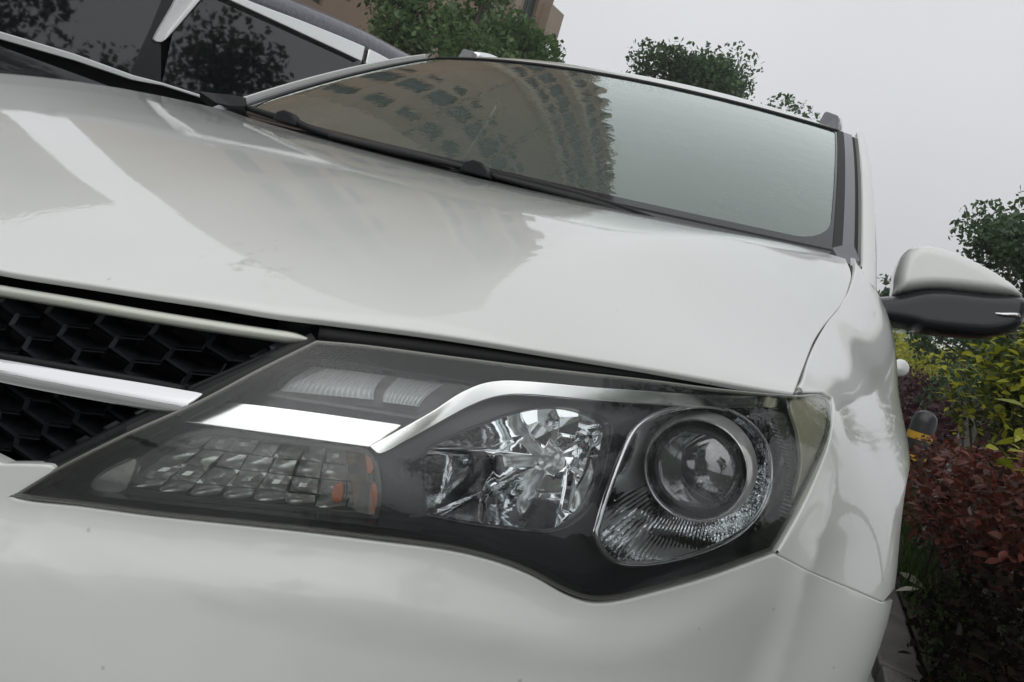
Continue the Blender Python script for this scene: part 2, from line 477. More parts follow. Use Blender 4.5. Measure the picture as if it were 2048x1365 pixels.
# flank sections: half width by depth below the hood seam, at stations along the car
FW = np.array([0, .02, .05, .09, .14, .20, .28, .40, .60])
FY = np.array([.28, .32, .36, .43, .50, .60, .75, .90, 1.05, 1.25, 1.6])
FT = np.zeros((len(FY), len(FW)))
for _i, _y in enumerate(FY[:3]): FT[_i] = nose(seam_z(np.array(_y)) - FW, _y + FW * 0)
FT[3] = [.774, .798, .821, .834, .846, .862, .872, .872, .85]
FT[4] = [.772, .803, .832, .857, .880, .904, .914, .912, .89]
FT[5] = [.772, .802, .836, .870, .902, .925, .936, .930, .90]
FT[6] = [.777, .806, .841, .880, .918, .941, .950, .940, .91]
FT[7] = [.785, .812, .846, .884, .921, .943, .951, .940, .91]
FT[8] = [.796, .822, .853, .885, .911, .926, .930, .922, .90]
FT[9] = [.788, .814, .844, .874, .899, .914, .920, .914, .90]
FT[10] = [.788, .814, .844, .872, .896, .911, .917, .912, .90]
_fcol = Spline(FY, FT)
_n = len(FW); _A = np.zeros((_n, _n)); _Bm = np.zeros((_n, _n)); _A[0, 0] = _A[-1, -1] = 1; _h = np.diff(FW)
for _i in range(1, _n - 1):
    _A[_i, _i-1], _A[_i, _i], _A[_i, _i+1] = _h[_i-1], 2 * (_h[_i-1] + _h[_i]), _h[_i]
    _Bm[_i, _i-1] = 6 / _h[_i-1]; _Bm[_i, _i+1] = 6 / _h[_i]; _Bm[_i, _i] = -6 / _h[_i-1] - 6 / _h[_i]
_MB = np.linalg.solve(_A, _Bm)


def section(y, wd):
    y, wd = np.broadcast_arrays(np.asarray(y, float), np.asarray(wd, float)); shp = y.shape; y, wd = y.ravel(), wd.ravel()
    v = _fcol(np.clip(y, .28, 1.6)); m = v @ _MB.T; q = np.clip(wd, 0, .6)
    i = np.clip(np.searchsorted(FW, q) - 1, 0, _n - 2); h = _h[i]; a = (FW[i+1] - q) / h; b = (q - FW[i]) / h; r = np.arange(len(q))
    x = a * v[r, i] + b * v[r, i+1] + ((a**3 - a) * m[r, i] + (b**3 - b) * m[r, i+1]) * h * h / 6
    return x.reshape(shp)


def flank(z, y, off=0.):
    """half width of the body: plan curve of the nose running into the fender sections"""
    X = nose(z, y, off); y2 = y - off * .5
    T = section(y2, seam_z(y2) - z) - off
    s = sstep(.29, .36, y)
    return X * (1 - s) + T * s


def hull(s, z, off=0.):
    s = np.asarray(s, float); z = np.asarray(z, float)
    sc = np.clip(s, 0, SMAX); y = np.where(s > SMAX, HL + s - SMAX, _ys(sc)) + setback(z) + off
    return np.stack([flank(z, y, off), y, z], -1)


def ridge(s, z):
    """pressed line that runs down beside the lamp and on through the bumper corner"""
    s, z = np.asarray(s, float), np.asarray(z, float)
    sc = np.interp(z, [.6, .71, .85], [SCR, SCR, SCR2]); ds = s - sc
    e = np.where(ds < 0, np.exp(-np.sqrt(ds * ds + .003 ** 2) / .028), np.exp(-np.sqrt(ds * ds + .003 ** 2) / .10))
    return .011 * e * sstep(.83, .75, z)


def body(s, z):
    P = hull(s, z); n = nrm(np.c_[P[:, 0] * .9, -(1.1 - P[:, 1]), P[:, 0] * 0])
    return P + n * ridge(s, z)[:, None]


def hull_o(off): return lambda s, z: hull(s, z, off)


def hull_cast(u, v, off=0.):
    d = ray(u, v); t = np.linspace(.1, 2.6, 5000); P = CAM + d * t[:, None]
    f = np.abs(P[:, 0]) - flank(P[:, 2], P[:, 1], off)
    i = np.where(f < 0)[0]
    if len(i):
        i = i[0]; a = f[i-1] / (f[i-1] - f[i] + 1e-12)
        p = P[i-1] + (P[i] - P[i-1]) * a
    else: p = P[np.argmin(f)]                     # grazes the silhouette
    yh = p[1] - setback(p[2]) - off
    s = np.interp(yh, _yt, _st) if yh < HL else SMAX + yh - HL
    return np.array([s, p[2]]), p


def trace(px, off=0., step=8., closed=False):
    """outline read off the photograph, laid on the hull: (s,z) pairs"""
    o_ = []
    for u, v in dense(px, step, closed):
        q = hull_cast(u, v, off)
        if q is not None: o_.append(q[0])
    return np.array(o_)


def trace3(px, off=0., step=8., closed=False):
    return hull_xyz(trace(px, off, step, closed), off)


def hull_xyz(ab, off=0.): return hull(ab[:, 0], ab[:, 1], off)


def s_of_y(y, z):
    yh = y - setback(np.asarray(z)); return np.where(yh < HL, np.interp(yh, _yt, _st), SMAX + yh - HL)


SCR = float(s_of_y(.378, .68)); SCR2 = float(s_of_y(.452, .85))

# ------------------------------------------------------------------ hood surface
_fx = np.array([0, .1, .223, .287, .345, .400, .435, .464, .493, .544, .605, .668, .737, .773, .80])
_fy = np.array([.030, .031, .036, .048, .061, .076, .087, .100, .114, .143, .186, .244, .327, .385, .435])
_fz = np.array([.796, .798, .803, .811, .818, .8245, .828, .832, .836, .844, .853, .862, .8705, .8755, .880])
fy, fz = Spline(_fx, _fy), Spline(_fx, _fz)


def hood(p, t):
    """p -1..1 across, t 0..1 from the nose to the cowl"""
    p = np.asarray(p, float); t = np.asarray(t, float)
    xe = .773 + .022 * sstep(.25, .8, t) - .02 * sstep(.85, 1.02, t)
    x = p * xe; ax = np.sqrt(x * x + 1e-6)
    y0 = fy(ax * .773 / xe); y1 = 1.0 + .2 * (ax / .78) ** 2
    y = y0 + (y1 - y0) * t
    g = .45 * t + .55 * (1 - np.exp(-t / .3)) / .9643
    zc = .792 + (1.060 - .792) * g
    xr = .50 + .21 * t
    zr = fz(xr * 0 + .50) + (1.089 - .829) * (.40 * t + .60 * (1 - np.exp(-t / .33)) / .9517)
    ye = .383 + (1.195 - .383) * t
    ze = _sz(np.clip(ye, .383, 1.19))
    q = ax / xr
    zin = zc + (zr - zc) * (q * q)
    # keep the nose on its traced edge
    vq = np.clip((ax - xr) / np.maximum(xe - xr, .02), 0, 1.2)
    zout = zr + (ze - zr) * vq ** 1.55
    k = .040
    d = (ax - xr) / k; bl = 1 / (1 + np.exp(-np.clip(d * 2, -40, 40)))
    zm = zin * (1 - bl) + zout * bl
    zfe = fz(np.minimum(ax * .773 / xe, .8))
    f0 = np.exp(-(t / .16) ** 2)
    bq = 1 / (1 + np.exp(-np.clip((ax - .5) * 50, -40, 40)))
    zf_model = (1 - bq) * (.792 + (.829 - .792) * (ax / .5) ** 2) + bq * (.829 + (.874 - .829) * np.clip((ax - .5) / .273, 0, 1.2) ** 1.55)
    z = zm + (zfe - zf_model) * f0
    z = z - .002 * np.exp(-t / .012)
    return np.stack([x, y, z], -1)


# ------------------------------------------------------------------ windscreen surface
def glass(p, t):
    p = np.asarray(p, float); t = np.asarray(t, float)
    x = p * (.752 * (1 - t) + .652 * t); bow = .19 * (1 - t) + .15 * t
    y = 1.23 * (1 - t) + 1.95 * t - bow * (1 - p * p)
    z = (1.107 - .035 * (1 - p * p)) * (1 - t) + 1.525 * t + .07 * t * (1 - t)
    return np.stack([x, y, z], -1)


SCUFF = hull_cast(380, 600)[1] + np.array([0, .06, .03])
M = {}
M['white'] = paint_white('pearl_white_paint')
M['black_gloss'] = principled('gloss_black_plastic', (.016, .018, .021), .22, spec=.4)
M['black'] = principled('black_plastic', (.009, .010, .011), .5, spec=.2, bump=.15, bscale=300)
M['optic'] = principled('ribbed_clear_optic', (.93, .95, .95), .14, metal=.2, coat=.6)
M['rubber'] = principled('black_rubber', (.012, .012, .013), .7)
M['dark'] = principled('dark_void', (.006, .006, .007), .9)
M['grey'] = principled('grey_trim', (.10, .10, .115), .4, coat=.3)
M['bezel'] = principled('lamp_bezel', (.022, .026, .031), .22, spec=.6)
M['chrome'] = principled('chrome', (.60, .61, .62), .08, metal=1.)
M['chrome_soft'] = principled('satin_chrome', (.86, .87, .86), .30, metal=1.)
M['satin_trim'] = principled('satin_trim', (.46, .47, .42), .35, metal=.6)
M['shroud'] = principled('satin_shroud', (.58, .59, .575), .36, metal=.35)
M['silver'] = principled('silver_trim', (.95, .95, .93), .16, metal=1.)
M['reflector'] = principled('lamp_reflector', (.86, .88, .89), .04, metal=1., bump=.02, bscale=40)
M['reflector_grey'] = principled('moulded_lamp_insert', (.55, .57, .56), .2, metal=.6, bump=.1, bscale=90)
M['amber'] = principled('amber_plastic', (.75, .16, .02), .2, coat=.6)
M['lens_dark'] = principled('projector_glass', (.085, .095, .095), .03, spec=.9, ior=2.1)
M['lens'] = clear('clear_lamp_lens', 1.5, (.96, .97, .97), .004, haze=.015, hazecol=(.55, .58, .6), wave=.0004, wscale=45)
M['prism'] = clear('clear_prism_plastic', 1.55, (.90, .92, .90), .03, haze=.07, hazecol=(.6, .62, .58))
M['screen'] = clear('windscreen_glass', 1.52, (.50, .60, .55), .012, haze=.17, hazecol=(.36, .45, .40), gain=2.0, gcol=(.93, 1., .965), wave=.0005, wscale=20, drops=.0004)
M['tint'] = principled('privacy_glass', (.010, .011, .013), .03, spec=.55, bump=.02, bscale=200)
M['alloy'] = principled('alloy_wheel', (.45, .46, .47), .3, metal=.9)
M['fabric'] = principled('seat_fabric', (.06, .06, .062), .85, bump=.2)
M['dash'] = principled('dashboard_plastic', (.028, .029, .031), .6, bump=.1)
M['liner'] = principled('headliner', (.36, .36, .34), .9)
# ==================================================================
# ================================================================== THE WHITE CAR
car = thing('white_suv', 'white rain-dotted car in the foreground seen from its front corner, with the big clear headlamp', 'car', (0, 2.2, 0))

# hood
A = np.linspace(-.9958, .9958, 221); B = np.concatenate([np.linspace(0, .1, 20)[:-1], np.linspace(.1, 1, 90)])
P, N = sheet_from(hood, A, B, (0, -.3, 1))
hood_o = grid_sheet('hood', P, N, M['white'], car, thick=.006, r=.0025)
# black underlay that puts the shade into the hood gap
P2, N2 = sheet_from(hood, np.linspace(-1.004, 1.004, 61), np.linspace(.07, 1.02, 40), (0, -.3, 1))
P2 = P2 - np.array([0, 0, .014])
grid_sheet('hood_gap_shade', P2, N2, M['dark'], car)

# lamp outline (photograph pixels)
LAMP = [(22, 992), None, (70, 962), (110, 938), (250, 868), (395, 803), (520, 737), (632, 682), None, (733, 691), (900, 713), (1100, 738), (1300, 760), (1450, 779), (1592, 791), (1640, 789), (1660, 801),
        (1664, 850), (1650, 900), (1608, 990), (1560, 1080), (1545, 1104), None, (1420, 1150), (1300, 1184), (1230, 1200), (1180, 1201), (1130, 1185), (1060, 1148), (990, 1122), (900, 1100), (750, 1080), (600, 1062), (300, 1030), (150, 1010), (60, 1000)]
lamp_ab = trace(LAMP, 0, 14, True)


def inset_px(px, k):
    """outline moved k pixels to the outside (k>0) as a dense closed pixel loop"""
    D = dense(px, 14, True); T = np.roll(D, -1, 0) - np.roll(D, 1, 0); n = nrm(np.c_[T[:, 1], -T[:, 0]])
    if in_poly(D + n * 3, D).mean() > .5: n = -n
    return D + n * k


def closed_trace(D, off=0.):
    o_ = [hull_cast(u, v, off) for u, v in D]; return np.array([q[0] for q in o_ if q is not None])


# ---------------------------------------------------------------- front bumper cover
low = [(22, 1003), (60, 1010), (150, 1019), (300, 1039), (600, 1071), (750, 1089), (900, 1109), (990, 1131), (1060, 1158), (1130, 1196), (1180, 1212), (1230, 1211), (1300, 1195), (1420, 1160), (1548, 1112)]
gr = [(0, 934), (60, 935), (102, 940), (60, 968), (14, 996)]
g_ab = trace(gr, 0, 10)
seam = [(1548, 1112), (1620, 1146), (1700, 1180), (1758, 1206)]
seam_ab = trace(seam, 0, 10)
zl = np.linspace(.36, seam_ab[-1][1], 14)
arch_c = np.array([.96, .38]); ARCH = .43; ARY = .48


def arch_y(z, side=-1): return arch_c[0] + side * ARY * np.maximum(1 - np.abs((z - arch_c[1]) / ARCH) ** 3, 0) ** (1 / 3)


arch_front = np.array([(float(s_of_y(arch_y(z), z)), z) for z in np.linspace(seam_ab[-1][1] - .004, .36, 16)])
bump_ab = np.vstack([[(0.0, g_ab[0][1] + .004)], g_ab, trace(low, 0, 10)[1:-1], seam_ab, arch_front,
                     [(s, .36 + .02 * (1 - s)) for s in np.linspace(arch_front[-1][0] - .05, 0., 30)]])


_lw = trace([(22, 1000), (150, 1014), (300, 1034), (600, 1066), (900, 1104), (1060, 1153), (1180, 1206), (1300, 1190), (1545, 1108)], 0, 12)
_pl = np.polyfit(_lw[:, 0], _lw[:, 1], 7); _lz = lambda s: np.polyval(_pl, s)


def bumper(s, z):
    P = body(s, z); n = nrm(np.c_[P[:, 0] * .9, -(1.1 - P[:, 1]), P[:, 0] * 0])
    front = (.008 * np.sin(np.clip((.64 - np.asarray(z)) / .2, 0, 1) * math.pi))[:, None] * np.exp(-(np.asarray(s) / .8) ** 4)[:, None]
    zl_ = _lz(np.clip(s, _lw[0, 0], _lw[-1, 0])) - .002; dz = np.clip(zl_ - np.asarray(z), 0, 9); hh_ = .045
    led = .012 * sstep(0, hh_, dz) * sstep(1.05, .5, s)
    return P + n * (front + led[:, None])


bump_o = panel('bumper_cover', bumper, bump_ab, M['white'], car, step=.011, thick=.012, mirror=True, r=.0022)
mb = MB(); 
for sgn in (1,):
    pth = [hull(np.array([s]), np.array([.31]), .03)[0] for s in np.linspace(.02, 1.05, 40)]
mb.V = []; P = np.array(pth)
V = np.vstack([P + [0, 0, .06], P + [0, .0, -.07], P + [0, .12, -.09]])
n_ = len(P); F = [(r_*n_+i, r_*n_+i+1, (r_+1)*n_+i+1, (r_+1)*n_+i) for r_ in range(2) for i in range(n_-1)]
mk('lower_valance', V, F, M['black'], car, mirror=True)

# ---------------------------------------------------------------- fender
lamp_side = [(1664, 852), (1654, 902), (1613, 992), (1566, 1080), (1552, 1104)]
fs = [hull_cast(u + 4, v)[0] for u, v in dense(lamp_side, 12)]
sm2 = [hull_cast(u, v)[0] for u, v in dense([(1554, 1104), (1622, 1138), (1702, 1172), (1762, 1199)], 12)]
af = [(float(s_of_y(arch_y(z), z)), z) for z in np.linspace(sm2[-1][1], arch_c[1] + ARCH - .0005, 26)]
ar = [(float(s_of_y(arch_y(z, 1), z)), z) for z in np.linspace(arch_c[1] + ARCH - .001, .30, 24)]
YD = 1.52                                        # door gap
rear = [(float(s_of_y(YD, z)), z) for z in np.linspace(.30, 1.06, 16)] + [(float(s_of_y(1.45, 1.12)), 1.12)]
top = [(float(s_of_y(1.32, 1.118)), 1.118), (float(s_of_y(1.22, 1.106)), 1.106)] + [(float(s_of_y(y, seam_z(y) - .002)), float(seam_z(y)) - .002) for y in np.linspace(1.17, .41, 26)]
corner = [hull_cast(u, v)[0] for u, v in [(1606, 781), (1645, 781), (1666, 794), (1670, 815)]]
fend_ab = np.array(fs + sm2 + af[1:] + ar[1:] + rear + top + corner)
fend_o = panel('fender', body, fend_ab, M['white'], car, step=.011, thick=.012, mirror=True, r=.0022)

# black tubes added in the panel gaps to stand in for shade
mb = MB()
L_ = trace3([(40, 993), (110, 942), (395, 806), (632, 686)], .012, 20); mb.tube(L_, .008, 8)
L_ = trace3([(1566, 787), (1500, 778), (1300, 751), (1100, 728), (900, 701), (733, 680), (640, 668)], .014, 20); mb.tube(L_, .0062, 8)
L_ = trace3(seam, .012, 12); mb.tube(L_, .010, 8)
L_ = hull_xyz(np.array([(float(s_of_y(y, seam_z(y))), float(seam_z(y))) for y in np.linspace(.47, 1.2, 40)])) - [.004, 0, .016]
mb.tube(L_, .009, 8)
L_ = trace3([(30, 1001), (300, 1034), (600, 1066), (900, 1104), (1060, 1153), (1180, 1207), (1300, 1190), (1545, 1108)], .012, 16); mb.tube(L_, .010, 8)
mk('panel_gap_shade', mb.V, mb.F, M['rubber'], car, mirror=True)
# near-black shell added behind the panels so the gaps look unlit
a_, b_ = np.meshgrid(np.linspace(0, s_of_y(1.5, .5), 40), np.linspace(.28, .80, 12), indexing='ij')
P = hull(a_.ravel(), b_.ravel(), .115).reshape(40, 12, 3)
grid_sheet('gap_shade_shell', P, nrm(P - [0, 1.2, .5]), M['dark'], car, mirror=True)
# wheel arch liner
th = np.linspace(-.25, math.pi + .25, 30); V, F = [], []
for k in th:
    cx, sx = math.cos(k), math.sin(k)
    for xx in (.60, .868): V.append((xx, arch_c[0] - (ARY + .004) * np.sign(cx) * abs(cx) ** .67, arch_c[1] + (ARCH + .004) * np.sign(sx) * abs(sx) ** .67))
F = [(2*i, 2*i+1, 2*i+3, 2*i+2) for i in range(29)]
mk('wheel_arch_liner', V, F, M['rubber'], car, mirror=True)

# ---------------------------------------------------------------- grille
bar_top = trace3([(-60, 570), (0, 582), (150, 607), (300, 633), (450, 657), (560, 673), (622, 681)], .006, 12)
_b0 = trace([(-60, 570), (-58, 571)], .006)[0]; bar_top = np.vstack([hull_xyz(np.array([(q, _b0[1] - .004 * (1 - q / _b0[0])) for q in np.linspace(0, _b0[0], 12)[:-1]]), .006), bar_top])
mb = MB(); mb.tube(bar_top, [.0044] * (len(bar_top) - 4) + [.0041, .0034, .0022, .0008], 12)
mk('grille_trim', mb.V, mb.F, M['satin_trim'], car, mirror=True)
CH = [(-60, 713), None, (0, 722), (150, 748), (280, 769), (396, 789), None, (352, 833), None, (200, 806), (60, 780), (-60, 755), None]
ch_ab = trace(CH, 0, 12, True)
_ks = ch_ab[:, 0] < ch_ab[:, 0].min() + .004; _zs = ch_ab[_ks, 1]; _keep = [k for k in range(len(ch_ab)) if not (_ks[k] and _zs.min() + .001 < ch_ab[k, 1] < _zs.max() - .001)]
ch_ab = ch_ab[_keep]; ch_ab[:, 0] = np.where(ch_ab[:, 0] < ch_ab[:, 0].min() + .004, 0., ch_ab[:, 0])


_bu = trace([(-60, 713), (0, 722), (150, 748), (280, 769), (396, 789)], 0, 12); _bl = trace([(-60, 755), (60, 780), (200, 806), (352, 833)], 0, 12)


def chromebar(s, z):
    zu = np.interp(s, *_bu[np.argsort(_bu[:, 0])].T); zl2 = np.interp(s, *_bl[np.argsort(_bl[:, 0])].T); q = np.clip((2 * np.asarray(z) - zu - zl2) / np.maximum(zu - zl2, .004), -1.2, 1.2)
    P = hull(s, z, .004); P[:, 1] -= .0040 * (1 - q * q); return P


panel('grille_chrome_bar', chromebar, ch_ab, M['chrome'], car, step=.004, thick=.012, r=.002, mirror=True)
# honeycomb: walls of each cell run back into the dark
cell_w, cell_h = .044, .0185
mb = MB(); top_l = np.array(trace([(-120, 575), (0, 600), (300, 650), (600, 697)], .02, 20)); diag = trace([(612, 697), (345, 845), (105, 945)], .02, 20)
reg = np.vstack([trace([(-160, 555), (0, 592), (300, 645), (600, 694)], .02, 20), trace([(598, 697), (505, 745), (400, 795), (90, 940)], .02, 20), trace([(60, 946), (0, 944), (-160, 920)], .02, 20)])
s0, s1 = reg[:, 0].min(), reg[:, 0].max(); z0, z1 = reg[:, 1].min(), reg[:, 1].max()
tilt = .10
for i in range(int((s1 - s0) / cell_w) + 3):
    for j in range(-4, int((z1 - z0) / (cell_h * .75)) + 4):
        cs = s0 + (i + .5 * (j % 2)) * cell_w; cz = z0 + j * cell_h * .75 + tilt * (cs - s0)
        if not in_poly(np.array([[cs, cz]]), reg)[0]: continue
        hexo = np.array([(cs + cell_w * .5 * dx, cz + cell_h * .5 * dz) for dx, dz in ((1, -.5), (1, .5), (0, 1), (-1, .5), (-1, -.5), (0, -1))])
        hexi = np.array([cs, cz]) + (hexo - [cs, cz]) * .89
        hexb = np.array([cs, cz]) + (hexo - [cs, cz]) * .80
        o3 = hull_xyz(hexo, .018); i3 = hull_xyz(hexi, .021); b3 = hull_xyz(hexb, .045)
        F = []
        for k in range(6):
            k2 = (k + 1) % 6; F += [(k, k2, 6 + k2, 6 + k), (6 + k, 6 + k2, 12 + k2, 12 + k)]
        mb.add(np.vstack([o3, i3, b3]), F)
mk('grille_mesh', mb.V, mb.F, M['black_gloss'], car, smooth=False, mirror=True)
fr1 = trace3([(618, 694), (500, 748), (398, 794), (250, 866), (100, 940)], .012, 16)
mb = MB(); mb.tube(fr1, .0075, 8); fr2 = trace3([(560, 702), (470, 742), (372, 785)], .012, 16); mb.tube(fr2, .003, 8)
fr3 = trace3([(-60, 704), (0, 713), (280, 762), (372, 780)], .010, 16); mb.tube(fr3, .003, 8)
mk('grille_frame', mb.V, mb.F, M['black'], car, mirror=True)
P = hull_xyz(np.array([(a, b) for a in np.linspace(0, .52, 24) for b in np.linspace(.62, .775, 8)]), .06).reshape(24, 8, 3)
grid_sheet('radiator_shroud', P, nrm(P - [0, 1.2, .5]), M['dark'], car, mirror=True)

# ---------------------------------------------------------------- headlamp
lc = hull_xyz(lamp_ab).mean(0)
lamp = part_empty('headlamp', lc, car)
lens_ab = closed_trace(inset_px(LAMP, -3))
panel('lamp_lens', hull_o(-.001), lens_ab, M['lens'], lamp, step=.011, edge=False)
# lens rim: the thin moulded edge
mb = MB(); R3 = hull_xyz(closed_trace(inset_px(LAMP, -4)), .0015); mb.tube(np.vstack([R3, R3[:1]]), .0017, 6, cap=False)
mk('lens_edge', mb.V, mb.F, principled('lens_edge', (.14, .14, .12), .25, coat=.6), lamp)
# housing wall and back
HB = .10
a0 = closed_trace(inset_px(LAMP, -2)); n_ = len(a0)
V = np.vstack([hull_xyz(a0, .001), hull_xyz(a0, .05), hull_xyz(a0, HB)])
F = [(r_*n_+i, r_*n_+(i+1) % n_, (r_+1)*n_+(i+1) % n_, (r_+1)*n_+i) for r_ in range(2) for i in range(n_)]
mk('lamp_housing', V, F, M['bezel'], lamp)

BZ = .034                                        # depth of the bezel behind the lens
SIG = [(268, 925), (330, 890), (392, 868), (560, 884), (700, 902), (738, 910), (752, 935), (756, 985), (752, 1030), None, (600, 1017), (400, 998), (252, 978), None]
BOWL = [(852, 905), (880, 884), (960, 850), (1040, 822), (1110, 812), (1180, 822), (1222, 850), (1214, 915), (1200, 970), (1168, 1030), (1110, 1062), (1020, 1058), (930, 1046), (851, 1030), None]
PROJ = [(1192, 1078), (1196, 1050), (1216, 985), (1246, 905), (1272, 856), (1320, 826), (1390, 812), (1450, 818), (1500, 846), (1532, 890), (1542, 945), (1532, 1000), (1500, 1050), (1440, 1090), (1360, 1118), (1280, 1130), (1225, 1122)]
DRL = [(612, 712), None, (760, 735), (955, 766), None, (890, 803), (832, 834), None, (680, 810), (530, 786), None]


def tr_off(px, off, step=8, closed=True): return closed_trace(dense(px, step, closed), off)


bez_ab = closed_trace(inset_px(LAMP, 30), BZ)
from_px = lambda off: (lambda px: tr_off(px, off))
panel('lamp_bezel', hull_o(BZ), bez_ab, M['bezel'], lamp, step=.011, holes=[tr_off(SIG, BZ), tr_off(BOWL, BZ), tr_off(PROJ, BZ), tr_off(DRL, BZ)], thick=.012, r=.0012)


def loft(name, rings, mat, parent, smooth=True, cap=False):
    n = len(rings[0]); V = np.vstack(rings)
    F = [(r_*n+i, r_*n+(i+1) % n, (r_+1)*n+(i+1) % n, (r_+1)*n+i) for r_ in range(len(rings)-1) for i in range(n)]
    if cap: F.append(tuple((len(rings)-1)*n+i for i in range(n)))
    return mk(name, V, F, mat, parent, smooth=smooth)


def loop_even(P, n):
    Q = np.vstack([P, P[:1]]); L = np.concatenate([[0], np.cumsum(np.linalg.norm(np.diff(Q, axis=0), axis=1))])
    t = np.linspace(0, L[-1], n, endpoint=False); return np.stack([np.interp(t, L, Q[:, k]) for k in range(3)], 1)


# high beam: faceted mirror bowl
rimP = loop_even(hull_xyz(tr_off(BOWL, BZ), BZ), 26)
c0 = hull_cast(1075, 930, .06)[1]; bowl_c = c0 + np.array([0, .055, 0])
rings = []
jr = np.random.default_rng(5)
rimP = loop_even(hull_xyz(tr_off(BOWL, BZ), BZ), 120); nz_ = np.arange(120) / 120 * 2 * math.pi
for k, q in enumerate(np.linspace(0, .92, 22)):
    dep = .056 * (1 - (1 - q) ** 2.2)
    rg = rimP * (1 - q) + np.array([bowl_c[0], 0, bowl_c[2]]) * q
    rg[:, 1] = rimP[:, 1] * (1 - q) + (c0[1] - .022) * q + dep
    # pressed sectors: broad steps in the mirror, and one dividing step across
    sec = np.floor(nz_ / (2 * math.pi) * 7 + .3 * (k > 9)); rg[:, 1] += ((sec * 2.39) % 1 - .5) * .0016 * math.sin(min(1, q * 1.2) * math.pi) + (.004 if k > 9 else 0) * (1 - q)
    rg[:, 1] += .0004 * np.sin(nz_ * 5 + k * .5) * q
    rings.append(rg)
mb_o = loft('high_beam_reflector', rings, M['reflector'], lamp, smooth=True, cap=True)
bpy.context.view_layer.update()
mb_o.data.set_sharp_from_angle(angle=math.radians(32))
ax_b = np.array([0, -1, 0])
bc = rings[-1].mean(0)
mb = MB(); mb.lathe([(.012, -.002), (.012, .004), (.008, .006), (.0055, .008), (.0055, .026), (.004, .031), (.001, .032)], bc, ax_b, 20)
mk('bulb', mb.V, mb.F, M['reflector_grey'], lamp)
mb = MB(); mb.tube(np.vstack([rimP, rimP[:1]]), .0012, 6, cap=False); mk('bowl_edge', mb.V, mb.F, M['bezel'], lamp)
# mirror plates added in the bowl, tilted to show bright patches of sky
for px in ([(1115, 815), (1150, 818), (1160, 842), (1158, 870), (1120, 864)], [(1130, 940), (1146, 950), (1150, 985), (1142, 1020), (1128, 1016), (1132, 975)], [(1195, 818), (1238, 822), (1226, 868), (1206, 842)], [(1046, 850), (1066, 842), (1108, 868), (1100, 890), (1078, 880), (1060, 868)]):
    ab = tr_off([p for q in px for p in (q, None)], .05, 12)
    panel('reflector_facet', lambda s, z, k=rng.uniform(-.6, .6), m=ab.mean(0): hull(s, z, .05) + np.stack([s*0, (s - m[0]) * k + (z - m[1]) * .40, s*0], -1), ab, M['reflector'], lamp, step=.008, thick=.004, r=.0006)

# projector with teardrop surround
pj = loop_even(hull_xyz(tr_off(PROJ, .020, 6), .020), 180)
pc = hull_cast(1400, 932, .040)[1]; depth = (pc - CAM) @ RM[2]; rad = 88 / FPX * depth
ang = np.arctan2(pj[:, 2] - pc[2], pj[:, 0] - pc[0])
ring_pts = lambda r, y: np.stack([pc[0] + r * np.cos(ang), np.full(len(ang), y), pc[2] + r * np.sin(ang)], 1)
mb = MB(); mb.tube(np.vstack([pj, pj[:1]]), .0026, 8, cap=False); mk('projector_bezel', mb.V, mb.F, M['chrome'], lamp)
rings = [pj + [0, .002, 0]]
outer = ring_pts(rad * 1.20, pc[1] + .022)
tgt = pj + [0, .022, 0]
far = np.linalg.norm((pj - pc)[:, [0, 2]], axis=1)
low_ = sstep(-.35, -1.0, np.sin(ang)) * sstep(.4, -.4, np.cos(ang))
low_ = np.clip(sstep(rad * 1.40, rad * 1.7, far), 0, 1)
for k, q in enumerate(np.linspace(.06, 1, 10)):
    g = tgt * (1 - q) + outer * q; g[:, 1] = pj[:, 1] * (1 - q) + outer[:, 1] * q + .020 * math.sin(q * math.pi)
    rib = (np.arange(180) % 2 * 2 - 1) * .0016 * low_ * math.sin(min(1, q * 1.15) * math.pi)
    g[:, 1] += rib
    rings.append(g)
loft('projector_surround', rings, M['reflector'], lamp, smooth=False)
mb = MB(); mb.lathe([(rad * 1.24, .004), (rad * 1.21, -.010), (rad * 1.17, -.020), (rad * 1.13, -.025), (rad * 1.10, -.026)], pc + [0, -.000, 0], (0, 1, 0), 72); mk('projector_shroud', mb.V, mb.F, M['shroud'], lamp, smooth=True)
mb = MB(); mb.lathe([(rad * 1.115, -.024), (rad * 1.10, -.0285), (rad * 1.075, -.028), (rad * 1.06, -.020), (rad * 1.05, .004)], pc, (0, 1, 0), 72); mk('lens_ring', mb.V, mb.F, M['chrome'], lamp)
mb = MB(); mb.lathe([(rad * 1.08, -.014), (rad * 1.02, -.013), (rad * 1.0, -.008)], pc, (0, 1, 0), 72); mk('lens_gasket', mb.V, mb.F, M['rubber'], lamp)
prof = [(rad * 1.02 * math.sin(a), -.008 - .026 * math.cos(a)) for a in np.linspace(math.pi / 2, .001, 24)]
mb = MB(); mb.lathe(prof, pc, (0, 1, 0), 72, cap=True); mk('projector_lens', mb.V, mb.F, M['lens_dark'], lamp)

